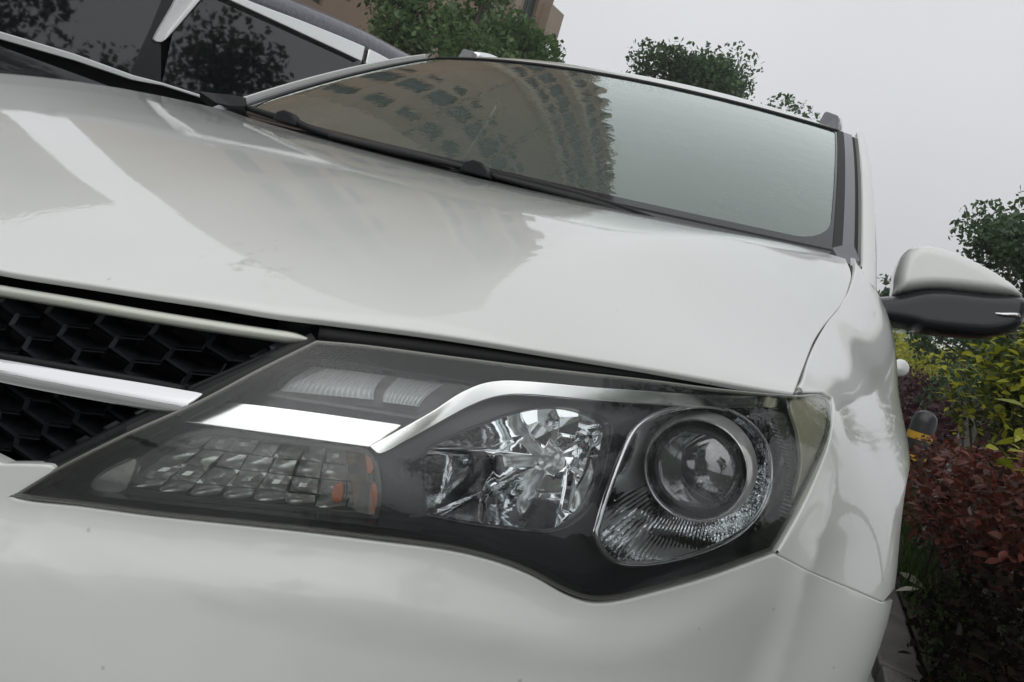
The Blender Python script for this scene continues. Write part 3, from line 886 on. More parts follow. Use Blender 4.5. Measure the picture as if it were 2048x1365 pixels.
# chrome eyebrow and silver blade
EYE = [(742, 893), None, (800, 862), (870, 823), (925, 788), (975, 768), (1030, 763), (1200, 777), (1400, 790), (1560, 797), (1602, 812), (1600, 820), (1560, 815), (1400, 812), (1200, 800), (1040, 787), (985, 793), (935, 812), (880, 842), (810, 880), (760, 906)]
_ec = trace([(750, 893), (800, 871), (875, 832), (930, 800), (980, 780), (1035, 775), (1200, 788), (1400, 801), (1560, 806), (1602, 816)], .013, 20)
_ec = _ec[np.argsort(_ec[:, 0])]; ey = tr_off(EYE, .013, 8); panel('chrome_eyebrow', lambda s, z: hull(s, z, .013) + np.stack([s*0, (.40 - 6 * (np.interp(s, _ec[:, 0], _ec[:, 1]) - .7)) * (np.asarray(z) - np.interp(s, _ec[:, 0], _ec[:, 1])), s*0], -1), ey, M['silver'], lamp, step=.008, thick=.012, r=.0012)
BLD = [(360, 840), None, (400, 816), (432, 805), (560, 818), (800, 851), None, (770, 870), (742, 893), None, (560, 868)]
_bc = trace([(370, 838), (420, 820), (560, 842), (780, 872)], .019, 20); _bc = _bc[np.argsort(_bc[:, 0])]
panel('silver_blade', lambda s, z: hull(s, z, .019) + np.stack([s*0, .05 * (np.asarray(z) - np.interp(s, _bc[:, 0], _bc[:, 1])), s*0], -1), tr_off(BLD, .019, 8), M['silver'], lamp, step=.008, thick=.012, r=.001)


def bil(c4, a, b):
    c = [np.asarray(k, float) for k in c4]; return (c[0]*(1-a)+c[1]*a)*(1-b) + (c[3]*(1-a)+c[2]*a)*b


# turn signal: grid of pillow optics
rows, cols = 4, 8
TSc = [(392, 862), (742, 905), (758, 1034), (236, 984)]
for r_ in range(rows):
    for c_ in range(cols):
        a0_, a1_, b0_, b1_ = c_/cols, (c_+1)/cols, r_/rows, (r_+1)/rows
        mb = MB(); k = 5; V = []
        tx, tz = jr.uniform(-.5, .5), jr.uniform(-.4, .6); hh = jr.uniform(.004, .009) * (1.6 if r_ == 3 else 1)
        for i in range(k):
            for j in range(k):
                fa, fb = i/(k-1), j/(k-1)
                px = bil(TSc, a0_+(a1_-a0_)*(.03+.94*fa), b0_+(b1_-b0_)*(.03+.94*fb))
                lift = hh * (1-(2*fa-1)**2) * (1-(2*fb-1)**2) + (fa-.5)*tx*.009 + (fb-.5)*tz*.009
                q = hull_cast(px[0], px[1], .046)
                V.append(q[1] + np.array([0, -lift, 0]))
        mb.add(V, [(i*k+j, (i+1)*k+j, (i+1)*k+j+1, i*k+j+1) for i in range(k-1) for j in range(k-1)])
        mk('signal_optic', mb.V, mb.F, M['reflector_grey'], lamp, smooth=bool(r_ % 2))
sg = loop_even(hull_xyz(tr_off(SIG, BZ), BZ), 60); sg2 = sg + [0, .025, 0]
loft('signal_wall', [sg, sg2], M['reflector_grey'], lamp)
panel('signal_lens', hull_o(.028), tr_off([(180, 976), (215, 945), (275, 918), (395, 862), (560, 876), (710, 894), (742, 908), (756, 940), (760, 1000), (752, 1036), None, (500, 1012), (240, 988), (200, 985)], .028), M['prism'], lamp, step=.01, thick=.008, r=.002)
mb = MB()
for k in range(9):
    for j in range(24):
        u = 694 + k * 4.2 + j * .8; v = 906 + j * 5.0 + k * .8
        q0 = hull_cast(u, v, .026)[1]; mb.box(q0 - [.0006, .0008, .0007], q0 + [.0006, .001, .0007])
tag(mk('prism_ribs', mb.V, mb.F, M['prism'], lamp, smooth=False), kind='stuff')
panel('signal_tongue', hull_o(.030), tr_off([(182, 974), (206, 945), (268, 920), (252, 976), None, (230, 984)], .030), M['reflector_grey'], lamp, step=.008, thick=.004, r=.001)
for px in ([(726, 912), (736, 914), (742, 930), (740, 944), (732, 940)], [(746, 972), (753, 985), (752, 1008), (742, 1030), (738, 1026), (744, 1000)], [(672, 976), (681, 972), (678, 1000), (668, 999)]):
    panel('amber_cap', hull_o(.034), tr_off(px, .034, 6), M['amber'], lamp, step=.006, thick=.010, r=.002)
# daytime lamp: two ribbed optics in a recess
dr = loop_even(hull_xyz(tr_off(DRL, BZ), BZ), 60); loft('daytime_lamp_recess', [dr, dr * .97 + dr.mean(0) * .03 + [0, .018, 0]], M['bezel'], lamp, smooth=False)
panel('daytime_lamp_back', hull_o(.052), tr_off([(600, 706), None, (965, 764), None, (836, 842), None, (515, 790), None], .052), M['bezel'], lamp, step=.012, thick=.002)
for q4, nr in (([(622, 722), (762, 738), (748, 800), (560, 782)], 17), ([(788, 744), (886, 758), (838, 814), (764, 804)], 10)):
    mb = MB(); V = []; nb = 7
    for i in range(nr * 2 + 1):
        for j in range(nb):
            fa, fb = i / (nr * 2), j / (nb - 1); px = bil(q4, fa, fb)
            lift = (.0016 if i % 2 else 0) + .010 * (1 - abs(2 * fb - 1.0) ** 2) - .010 + .020 * (fb - .5)
            V.append(hull_cast(px[0], px[1], .044)[1] + np.array([0, lift * -1, 0]))
    mb.add(V, [(i*nb+j, (i+1)*nb+j, (i+1)*nb+j+1, i*nb+j+1) for i in range(nr*2) for j in range(nb-1)])
    mk('ribbed_optic', mb.V, mb.F, M['optic'], lamp, smooth=False)
panel('daytime_lamp_cover', hull_o(.026), tr_off([(606, 708), None, (966, 764), None, (838, 840), None, (520, 790), None], .026), clear('drl_cover', 1.5, (.90, .92, .92), .03, haze=.05), lamp, step=.012, edge=False)
# side marker: clear light guide by the fender
SM = [(1540, 826), (1572, 832), (1592, 870), (1604, 930), (1598, 990), (1566, 1030), (1532, 1058), None, (1528, 1046), (1556, 985), (1572, 930), (1566, 880), (1550, 846)]
panel('side_marker_guide', hull_o(.010), tr_off(SM, .010, 6), M['prism'], lamp, step=.006, thick=.008, r=.0015)
mb = MB()
for k in range(26):
    a = k / 25; u = 1546 + 40 * math.sin(a * math.pi * .8) - 8 * a; v = 850 + 190 * a
    q0 = hull_cast(u, v, .007)[1]; mb.box(q0 - [.004, .001, .0008], q0 + [.004, .001, .0008])
mk('marker_ribs', mb.V, mb.F, M['prism'], lamp, smooth=False)
panel('side_marker_back', hull_o(.004), tr_off([(1586, 800), (1640, 798), (1654, 808), (1657, 850), (1645, 896), (1606, 984), (1590, 1010), (1606, 930), (1600, 868)], .004, 8), principled('marker_back', (.46, .45, .34), .3, metal=.25, bump=.3, bscale=30), lamp, step=.008, thick=.004)
panel('reflex_corner', hull_o(.016), tr_off([(1496, 832), (1548, 830), (1558, 862), (1550, 858), (1540, 838), (1506, 838)], .016, 5), M['chrome'], lamp, step=.006, thick=.003, r=.0006)
# mirror-image lamp on the far corner
lamp2 = copy_tree(lamp, car); lamp2.location.x = -lc[0]; lamp2.scale.x = -1

# ---------------------------------------------------------------- windscreen, pillars, roof, cabin
A = np.linspace(-1, 1, 81); B = np.linspace(-.12, 1, 50)
P, N = sheet_from(glass, A, B, (0, -.5, .8))
grid_sheet('windscreen', P, N, M['screen'], car)


def edge_strip(name, t, d0, d1, mat, lift0=0., lift1=0., back=0., bottom=-.05, topt=1.0, thick=.006):
    """strip outside the glass edge along both pillars; d = metres outwards, lift = proud of the glass"""
    V, Nn = [], []
    ts = np.linspace(bottom, topt, 40)
    E_ = glass(np.ones(40), ts); n = surf_n(glass, np.c_[np.ones(40), ts], (0, -.5, .8)); Tn = nrm(np.gradient(E_, axis=0)); m = np.cross(Tn, n); m *= np.sign((m * [1, 0, 0]).sum(1))[:, None]
    prof = [(d0, lift0 - thick), (d0, lift0 - .001), (d0 + .001, lift0), (d1 - .001, lift1), (d1, lift1 - .001), (d1, lift1 - thick)]
    for d, l in prof: V.append(E_ + m * d + n * l + np.array([0, 1., -.1]) * back * d)
    V = np.array(V); k = len(prof)
    F = [(r_*40+i, r_*40+i+1, (r_+1)*40+i+1, (r_+1)*40+i) for r_ in range(k-1) for i in range(39)]
    return mk(name, V.reshape(-1, 3), F, mat, car, smooth=False, mirror=True)


edge_strip('glass_seal', 0, -.006, .012, M['rubber'], .003, .004)
edge_strip('pillar_trim', 0, .012, .036, M['grey'], .003, .004, thick=.02)
edge_strip('door_seal', 0, .036, .046, M['rubber'], .000, .000, thick=.02)
edge_strip('pillar_edge', 0, .0445, .0475, M['white'], .015, .0165, thick=.02)
# painted pillar that rounds towards the side glass
ts = np.linspace(-.10, 1.06, 50); E_ = glass(np.ones(50), ts); n = surf_n(glass, np.c_[np.ones(50), ts], (0, -.5, .8)); Tn = nrm(np.gradient(E_, axis=0)); m = np.cross(Tn, n); m *= np.sign(m[:, 0:1])
rows_ = []
for a in np.linspace(0, 1, 9):
    ph = a * 1.25; rr = .045
    rows_.append(E_ + m * (.046 + rr * math.sin(ph)) + n * (.016 - rr * (1 - math.cos(ph))) + np.array([0, .0, 0]))
rows_.append(rows_[-1] + np.array([.004, .06, -.03]))
P = np.array(rows_)
Nn = nrm(np.cross(np.gradient(P, axis=0), np.gradient(P, axis=1))); Nn *= np.sign((Nn * [1, -.2, .2]).sum(-1))[..., None]
grid_sheet('windscreen_pillar', P, Nn, M['white'], car, mirror=True)
# printed black border of the windscreen, rounded in the corners
fo = np.array([(p, t) for p, t in dense([(-1.0, -.11), None, (1.0, -.11), None, (1.0, .998), None, (-1.0, .998), None], .05, True)])
rr_ = []
for cx, cy, a0_ in ((.955, .955, 0), (-.955, .955, 90), (-.90, .155, 180), (.90, .155, 270)):
    wx, wy = (.03, .03) if cy > .5 else (.085, .115)
    rr_ += [(cx + wx * math.cos(math.radians(a0_ + k)), cy + wy * math.sin(math.radians(a0_ + k))) for k in range(0, 91, 15)]
fi = dense([p for p in rr_], .05, True)
panel('glass_border', lambda p, t: glass(p, t) + np.array([0, -.0008, .0014]), fo, principled('black_frit', (.022, .022, .025), .06), car, step=.03, holes=[fi], metric=(.7, .85), edge=False, out=(0, -.5, .8))
# top seal and roof
ps = np.linspace(-1, 1, 60); E_ = glass(ps, np.ones(60)); mb = MB(); mb.tube(E_ + [0, -.001, .000], .0065, 8, flat=.8); mk('roof_seal', mb.V, mb.F, M['rubber'], car)


def roof(p, q):
    p = np.asarray(p, float); q = np.asarray(q, float)
    x = p * (.690 + .02 * np.sin(np.clip(q, 0, 1) * math.pi)); L_ = 2.45
    y0 = 1.955 - .15 * (1 - np.clip(np.abs(p), 0, 1) ** 2)
    yy = q * L_
    z = 1.530 + .31 * yy - .23 * yy ** 2 * (1 - .16 * yy) + .020 * (1 - np.exp(-yy / .03)) - .006 - .075 * np.abs(p) ** 5 * sstep(0, .3, q) - .02 * np.abs(p) ** 3
    z = np.where(yy > 1.0, 1.530 + .31 - .23 * .84 + .0 * yy - .03 * (yy - 1.0) ** 2 + (.31 - .46 * 1 + .1104) * (yy - 1) - .075 * np.abs(p) ** 5 - .02 * np.abs(p) ** 3, z)
    return np.stack([x, y0 + yy, z], -1)


P, N = sheet_from(roof, np.linspace(-1, 1, 61), np.concatenate([np.linspace(.0, .08, 12)[:-1], np.linspace(.08, 1, 40)]), (0, -.1, 1))
grid_sheet('roof', P, N, M['white'], car, thick=.02, r=.004)
# roof rails
for sgn, nm in ((1, 'roof_rail'), (-1, 'roof_rail')):
    pth = []
    for k in range(40):
        a = k / 39; y = 2.12 + 1.85 * a; h = .048 * (1 - abs(2*a-1) ** 8) + .004
        zz = 1.530 + .31 * min(y - 1.9, .9) - .23 * min(y - 1.9, .9) ** 2 * .88
        pth.append((sgn * .615, y, 1.590 + h + .03 * math.sin(a * math.pi)))
    mb = MB(); mb.tube(pth, .022, 10, upv=(0, 0, 1)); rr_ = mk(nm, mb.V, mb.F, M['chrome_soft'], car)
    q0 = np.array(pth[0]); mb = MB()
    V = [q0 + d for d in np.array([(-.036, -.07, -.060), (.036, -.07, -.060), (.034, .12, -.04), (-.034, .12, -.04), (-.024, -.040, .020), (.016, -.030, .016), (.02, .12, .024), (-.026, .12, .026)])]
    mb.add(V, [(0,3,2,1),(4,5,6,7),(0,1,5,4),(1,2,6,5),(2,3,7,6),(3,0,4,7)])
    f = mk('rail_foot', mb.V, mb.F, M['grey'], rr_, smooth=False)
    bv = f.modifiers.new('bevel', 'BEVEL'); bv.width = .008; bv.segments = 3
# roof aerial pod
mb = MB(); mb.add([(-.05+.02, 2.62, 1.60), (.05+.02, 2.62, 1.60), (.05+.02, 2.9, 1.60), (-.05+.02, 2.9, 1.60), (-.04+.02, 2.66, 1.645), (.04+.02, 2.66, 1.645), (.03+.02, 2.88, 1.62), (-.03+.02, 2.88, 1.62)], [(0,3,2,1),(4,5,6,7),(0,1,5,4),(1,2,6,5),(2,3,7,6),(3,0,4,7)])
ao = mk('roof_aerial', mb.V, mb.F, M['silver'], car, smooth=False); bv = ao.modifiers.new('bevel', 'BEVEL'); bv.width = .008; bv.segments = 2

# cowl between hood and glass
ps = np.linspace(-1, 1, 61)
r0 = hood(ps * .995, np.full(61, .985)) - [0, 0, .02]; r2 = glass(ps, np.full(61, .012)) + [0, -.004, .001]
r1 = r0 * .5 + r2 * .5 - [0, 0, .012]
P = np.array([r0, r1, r2]); grid_sheet('cowl_panel', P, np.broadcast_to(nrm([0, -.4, 1]), P.shape), M['black'], car)
for sg in (1, -1):                                # corner covers where cowl, fender and pillar meet
    g_ = glass(np.array([1.0, 1.0, .992]), np.array([.05, -.02, .005])); h_ = hood(np.array([1.0, 1.0, .985]), np.array([.95, .98, .99]))
    V = np.vstack([g_[0] + [.03, -.01, .006], g_[1] + [.045, -.01, .004], h_[1] + [.002, 0, -.006], h_[2] + [0, 0, -.006], g_[2] + [0, -.01, .006]])
    V = np.vstack([V, V - [0, 0, .02]]) * [sg, 1, 1]
    F = [(0, 1, 2, 3, 4)] + [(i, (i+1) % 5, 5+(i+1) % 5, 5+i) for i in range(5)]
    mk('cowl_corner', V, F, M['grey'], car, smooth=False)

# wipers
W1 = trace_w = lambda px, lift: np.array([wcast(u, v, lift) for u, v in dense(px, 10)])


def wcast(u, v, lift):
    d = ray(u, v); t = np.linspace(.8, 4, 4000); P = CAM + d * t[:, None]
    f = P[:, 1] - (1.045 - lift + .19 * np.clip(np.abs(P[:, 0]) / .76, 0, 1.2) ** 2)
    i = np.where(f > 0)[0][0]; return P[i]


for arm, blade, piv in (([(900, 347), (945, 340), (985, 350), (1100, 376), (1230, 412), (1370, 462)], [(985, 352), (1100, 383), (1230, 420), (1320, 452)], (955, 340)),
                        ([(488, 214), (545, 232), (580, 240), (620, 258), (690, 281), (800, 305), (900, 330)], [(660, 272), (760, 296), (860, 319), (938, 338)], (576, 238))):
    wp = part_empty('wiper', trace_w([piv, (piv[0]+1, piv[1])], .02)[0], car)
    a3 = trace_w(arm, .012); mb = MB(); mb.tube(a3, np.interp(np.linspace(0, 1, len(a3)), [0, .25, 1], [.009, .011, .006]), 8, flat=.8)
    mk('wiper_arm', mb.V, mb.F, M['black'], wp)
    b3 = trace_w(blade, .02); mb = MB(); mb.tube(b3, np.interp(np.linspace(0, 1, len(b3)), [0, .5, 1], [.006, .010, .005]), 8, flat=.9)
    mk('wiper_blade', mb.V, mb.F, M['rubber'], wp)
    c3 = wcast(piv[0], piv[1], .03); mb = MB()
    w_, h_ = .034, .018
    pr = [(-1, -.6), (-.8, .5), (-.3, .9), (.3, .8), (.7, .1), (1, -.7)]
    V = [c3 + np.array([w_*a, -.012, h_*b]) for a, b in pr] + [c3 + np.array([w_*a*1.05, .02, h_*b]) for a, b in pr]
    mb.add(V, [tuple(range(6))[::-1], tuple(range(6, 12))] + [(i, (i+1) % 6, 6+(i+1) % 6, 6+i) for i in range(6)])
    o_ = mk('wiper_pivot', mb.V, mb.F, M['black'], wp, smooth=False); bv = o_.modifiers.new('bevel', 'BEVEL'); bv.width = .004; bv.segments = 2

# dark cover at the far foot of the windscreen, between bonnet corner and pillar
c5 = np.array([wcast(u, v, l) for u, v, l in ((398, 183, .0), (430, 187, .0), (466, 190, .0), (492, 196, .01), (490, 212, .03), (462, 212, .03), (432, 206, .03))])
V = np.vstack([c5, c5 + [0, .012, -.02]]); n_ = len(c5)
mk('cowl_corner', V, [tuple(range(n_))] + [(i, (i+1) % n_, n_+(i+1) % n_, n_+i) for i in range(n_)], M['black'], car, smooth=False)

# body sides behind the fender
def side(y, z):
    """outer skin of the doors"""
    y = np.asarray(y, float); z = np.asarray(z, float)
    x = .912 - .085 * sstep(.97, 1.13, z) - .06 * np.clip(.52 - z, 0, 1) + .010 * np.exp(-((z - .93) / .05) ** 2) - .012 * np.exp(-((z - .70) / .09) ** 2) - .10 * np.clip((y - 3.4) / 1., 0, 2) ** 2
    return np.stack([x, y, z], -1)


def arch2(z0_): return 3.58


def sidepanel(name, y0, y1, z0_, z1_, arch=None):
    pts = []
    if arch is None:
        pts = [(y0, z0_), (y1, z0_), (y1, z1_), (y0, z1_)]
    else:
        c, r_ = arch
        pts = [(y0, z0_)] + [(c[0] - r_ * math.cos(a), c[1] + r_ * math.sin(a)) for a in np.linspace(0, math.pi, 24) if y0 < c[0] - r_ * math.cos(a) < y1 and c[1] + r_ * math.sin(a) > z0_] + [(y1, z0_), (y1, z1_), (y0, z1_)]
    D = dense([p for q in pts for p in (q, None)], .04, True)
    return panel(name, side, D, M['white'], car, step=.03, thick=.015, mirror=True, r=.003, out=(1, 0, 0))


sidepanel('front_door', YD + .006, 2.52, .30, 1.11); sidepanel('rear_door', 2.526, 3.36, .30, 1.11)
sidepanel('rear_quarter', 3.366, 4.42, .30, 1.11, arch=((3.60, .35), .42))
for y0, y1, nm in ((1.62, 2.50, 'door_glass'), (2.55, 3.36, 'door_glass'), (3.42, 4.05, 'quarter_glass')):
    V = []
    for a in np.linspace(0, 1, 12):
        y = y0 + (y1 - y0) * a
        zt = min(1.53, 1.11 + (y - 1.38) * .66) if y < 2.1 else 1.55 - .10 * max(0, y - 3.0)
        for b in np.linspace(0, 1, 6):
            z = 1.10 + (max(zt, 1.115) - 1.10) * b; V.append((.825 - .36 * (z - 1.10), y, z))
    F = [(i*6+j, (i+1)*6+j, (i+1)*6+j+1, i*6+j+1) for i in range(11) for j in range(5)]
    mk(nm, V, F, M['tint'], car, mirror=True)
for y in (2.52, 3.39):
    mb = MB(); mb.tube([(.826, y, 1.10), (.66, y + .03, 1.55)], .02, 8); mk('door_pillar', mb.V, mb.F, M['black_gloss'], car, mirror=True)
mb = MB(); mb.tube([(.80, 1.46, 1.118), (.745, 1.85, 1.40), (.685, 2.12, 1.545), (.672, 2.8, 1.585), (.672, 3.6, 1.575), (.70, 4.2, 1.42), (.80, 4.42, 1.10)], .026, 10); mk('roof_side_frame', mb.V, mb.F, M['white'], car, mirror=True)
mb = MB(); mb.add([(-.8, 4.42, .3), (.8, 4.42, .3), (.8, 4.44, 1.1), (-.8, 4.44, 1.1), (.68, 4.33, 1.5), (-.68, 4.33, 1.5)], [(0, 1, 2, 3), (3, 2, 4, 5)]); mk('tailgate', mb.V, mb.F, M['white'], car, smooth=False)
mb = MB(); mb.box((-.86, 1.1, .2), (.86, 4.4, .34)); mk('underbody', mb.V, mb.F, M['dark'], car)
# cabin
mb = MB(); P, N = sheet_from(lambda x, q: np.stack([x, 1.12 + .19 * (np.abs(x) / .75) ** 2 + q * .55, 1.035 + .03 * np.sin(q * 3.) - .02 * q + 0 * x], -1), np.linspace(-.76, .76, 24), np.linspace(-.1, 1, 14), (0, 0, 1))
grid_sheet('dashboard', P, N, M['dash'], car, thick=.2)
mb = MB(); mb.box((-.80, 1.9, .4), (.80, 4.3, .5)); mk('cabin_floor', mb.V, mb.F, M['fabric'], car)
P, N = sheet_from(lambda p, q: roof(p * .93, .02 + q * .94) - [0, 0, .045], np.linspace(-1, 1, 12), np.linspace(0, 1, 16), (0, 0, -1)); grid_sheet('headliner', P, N, M['liner'], car)
for x in (-.38, .38):
    st = part_empty('front_seat', (x, 2.45, .6), car)
    mb = MB(); mb.box((x-.25, 2.05, .5), (x+.25, 2.55, .68)); o_ = mk('seat_cushion', mb.V, mb.F, M['fabric'], st)
    mb = MB(); mb.add([(x-.25, 2.5, .62), (x+.25, 2.5, .62), (x+.25, 2.65, .62), (x-.25, 2.65, .62), (x-.2, 2.72, 1.2), (x+.2, 2.72, 1.2), (x+.2, 2.82, 1.2), (x-.2, 2.82, 1.2)], [(0,3,2,1),(4,5,6,7),(0,1,5,4),(1,2,6,5),(2,3,7,6),(3,0,4,7)]); o2 = mk('seat_back', mb.V, mb.F, M['fabric'], st)
    mb = MB(); mb.box((x-.13, 2.74, 1.23), (x+.13, 2.83, 1.42)); o3 = mk('headrest', mb.V, mb.F, M['fabric'], st)
    for q in (o_, o2, o3): bv = q.modifiers.new('bevel', 'BEVEL'); bv.width = .04; bv.segments = 3
mb = MB(); th = np.linspace(0, 2*math.pi, 33); mb.tube([(.38 + .185*math.cos(a), 1.92 + .08*math.sin(a), .98 + .165*math.sin(a)) for a in th], .016, 8, cap=False); mb.box((.22, 1.90, .965), (.54, 1.93, .99)); mk('steering_wheel', mb.V, mb.F, M['rubber'], car)

# ---------------------------------------------------------------- wheels
def wheel(name_loc):
    x, y = name_loc; wl = part_empty('wheel', (x, y, .35), car); s_ = np.sign(x)
    mb = MB(); pr = [(.235, -.11), (.30, -.118), (.335, -.105), (.352, -.07), (.356, 0), (.352, .07), (.335, .105), (.30, .118), (.235, .11)]
    mb.lathe(pr, (x, y, .356), (1, 0, 0), 64); mk('tyre', mb.V, mb.F, M['rubber'], wl)
    mb = MB()
    for k in range(10):
        a = k * 2 * math.pi / 10; c_, sn = math.cos(a), math.sin(a)
        mb.tube([(x + s_*.085, y + .05*c_, .356 + .05*sn), (x + s_*.075, y + .225*c_, .356 + .225*sn)], [.026, .02], 6)
    mb.lathe([(.238, -.10), (.232, .0), (.238, .10)], (x, y, .356), (1, 0, 0), 48); mb.lathe([(.07, .0), (.06, s_*.1), (.001, s_*.1)], (x, y, .356), (1, 0, 0), 24)
    mk('rim', mb.V, mb.F, M['alloy'], wl)


for q in ((.825, arch_c[0] - .02), (-.825, arch_c[0] - .02), (.80, 3.60), (-.80, 3.60)): wheel(q)

# ---------------------------------------------------------------- door mirror
mir = part_empty('door_mirror', at_y(1900, 600, 1.56), car)


def mirror_shell(px, name, mat, depth=.07, edge_w=.045, y0=1.60, back=.05, par=mir):
    D = dense(px, 10, True); PN = np.array([-.22, 1., -.30]); PO = np.array([.95, y0, 1.15])
    O = np.array([CAM + ray(u, v) * (((PO - CAM) @ PN) / (ray(u, v) @ PN)) for u, v in D])[:, [0, 2]]
    poly = O.copy()

    def surf(x, z):
        q = np.c_[x, z]; d = dist_poly(q, poly); ins = in_poly(q, poly); d = np.where(ins, d, 0)
        h = depth * np.sqrt(np.clip(1 - (1 - np.clip(d / edge_w, 0, 1)) ** 2, 0, 1))
        return np.stack([x, y0 - h + .22 * (x - .95) + .30 * (z - 1.15), z], -1)
    step = .0055; lo, hi = poly.min(0), poly.max(0)
    gx, gy = np.meshgrid(np.arange(lo[0], hi[0], step), np.arange(lo[1], hi[1], step), indexing='ij'); g = np.c_[gx.ravel(), gy.ravel()]
    g = g[in_poly(g, poly)]; g = g[dist_poly(g, poly) > .0025]
    pts = np.vstack([poly, g]); m = len(poly)
    vo, eo, fo, *_ = delaunay_2d_cdt([Vector(p) for p in pts], [(i, (i+1) % m) for i in range(m)], [], 1, 1e-7)
    vo = np.array([tuple(v) for v in vo]); V = surf(vo[:, 0], vo[:, 1]); F = [tuple(f) for f in fo]
    Bk = surf(poly[:, 0], poly[:, 1]); Bk2 = Bk + [0, back, 0]; b = len(V)
    V = np.vstack([V, Bk2]); 
    # join the back wall to the outline vertices
    idx = [int(np.argmin(((vo - p) ** 2).sum(1))) for p in poly]
    F += [(idx[i], idx[(i+1) % m], b + (i+1) % m, b + i) for i in range(m)] + [tuple(b + i for i in range(m))]
    o_ = mk(name, V, F, mat, par); 
    sm = o_.modifiers.new('smooth', 'SMOOTH'); sm.factor = .5; sm.iterations = 1
    return o_


mirror_shell([(1786, 580), (1790, 545), (1806, 508), (1832, 492), (1880, 497), (1950, 525), (2020, 568), (2042, 592), (2048, 602), None, (1990, 596), (1920, 588), (1860, 584), (1815, 588), (1784, 596), None], 'mirror_cap', M['white'], depth=.060, edge_w=.026, y0=1.585, back=.09)
mirror_shell([(1744, 604), (1748, 596), (1784, 592), (1860, 578), (1960, 586), (2046, 597), (2048, 640), (2030, 662), (1985, 676), (1930, 676), (1832, 664), (1828, 660), (1744, 646), None], 'mirror_housing', M['black_gloss'], depth=.06, edge_w=.026, y0=1.582, back=.08)
mirror_shell([(1975, 627), (2010, 624), (2042, 626), (2042, 637), (2005, 634)], 'mirror_indicator', M['chrome'], depth=.012, edge_w=.008, y0=1.524, back=.012)
p0 = at_y(1856, 632, 1.545); mb = MB(); mb.box(p0 - [.0012, .004, .024], p0 + [.0012, .004, .024]); mk('mirror_fold_gap', mb.V, mb.F, M['dark'], mir)
# ================================================================== GROUND
M['asphalt'] = principled('wet_asphalt', (.27, .27, .255), .36, var=.35, vscale=1.5, bump=.4, bscale=90)
M['soil'] = principled('wet_soil', (.030, .024, .018), .8, var=.5, vscale=6, bump=.8, bscale=25)
M['turf'] = principled('turf_ground', (.035, .05, .018), .9, var=.5, vscale=3, bump=.6, bscale=40)
M['stone'] = principled('kerb_stone', (.075, .072, .064), .5, var=.35, vscale=9, bump=.4, bscale=60)
mb = MB(); mb.add([(-400, -400, 0), (400, -400, 0), (400, 400, 0), (-400, 400, 0)], [(0, 1, 2, 3)]); tag(mb.build('ground', M['turf']), kind='structure')
mb = MB(); mb.add([(-9, -14, .004), (1.22, -14, .004), (1.22, 60, .004), (-9, 60, .004)], [(0, 1, 2, 3)]); tag(mb.build('parking_lot', M['asphalt']), kind='structure')
mb = MB(); mb.add([(1.36, -9, .07), (5.2, -9, .07), (5.2, 13, .07), (1.36, 13, .07)], [(0, 1, 2, 3)]); tag(mb.build('planting_bed', M['soil']), kind='structure')
mb = MB(); mb.add([(1.22, 14.5, .008), (14, 14.5, .008), (14, 24, .008), (1.22, 24, .008)], [(0, 1, 2, 3)]); tag(mb.build('path', principled('path_paving', (.14, .14, .135), .4, var=.2, vscale=2)), kind='structure')
kerb = bpy.data.objects.new('kerb', None); COL.objects.link(kerb); put(kerb, (1.29, 2, 0), None); tag(kerb, kind='structure')
mb = MB(); mb.box((-.07, -.295, 0), (.07, .295, .13)); k0 = mb.build('kerb_stone', M['stone']); bv = k0.modifiers.new('bevel', 'BEVEL'); bv.width = .012; bv.segments = 2
for i in range(34):
    k = k0 if i == 0 else k0.copy()
    if i: COL.objects.link(k)
    k.parent = kerb; k.location = (random.uniform(-.004, .004), -6 + i * .6 - .0, random.uniform(-.004, .003)); k.rotation_euler = (0, 0, random.uniform(-.006, .006))

# ================================================================== FOLIAGE
M['bark'] = principled('bark', (.06, .05, .04), .9, var=.4, vscale=10, bump=.8, bscale=30)
M['leaf_green'] = leaf_mat('leaf_green', (.065, .115, .038), (.125, .21, .075))
M['leaf_dark'] = leaf_mat('leaf_dark_green', (.042, .085, .038), (.10, .165, .072))
M['leaf_yellow'] = leaf_mat('leaf_golden', (.20, .24, .02), (.50, .48, .04))
M['leaf_mixed'] = leaf_mat('leaf_green_gold', (.030, .055, .012), (.15, .18, .025))
M['leaf_red'] = leaf_mat('leaf_red', (.032, .020, .012), (.22, .062, .045), .35)
M['leaf_purple'] = leaf_mat('leaf_purple', (.022, .008, .012), (.085, .022, .034))
M['leaf_shaded'] = leaf_mat('leaf_shaded_dark', (.005, .005, .003), (.020, .014, .009), .8, .05)  # near-black leaf colour, the deep shade under the shrubs painted in
M['grass'] = leaf_mat('grass_blade', (.025, .055, .010), (.08, .15, .03))


def leaf_cloud(C, size, up=.35, asp=.55, r=rng):
    """diamond leaves with a fold at the given centres"""
    n = len(C); d = nrm(r.normal(size=(n, 3)) + [0, 0, -.15]); t = nrm(np.cross(d, nrm(r.normal(size=(n, 3)) + [0, 0, up * 3])))
    nn = np.cross(d, t); s = size * r.uniform(.6, 1.25, (n, 1))
    V = np.stack([C - d*s*.5, C + t*s*asp*.5 + nn*s*.08, C + d*s*.5, C - t*s*asp*.5 + nn*s*.08], 1).reshape(-1, 3)
    i = np.arange(n)[:, None] * 4
    return V, np.hstack([i, i+1, i+2, i+3])


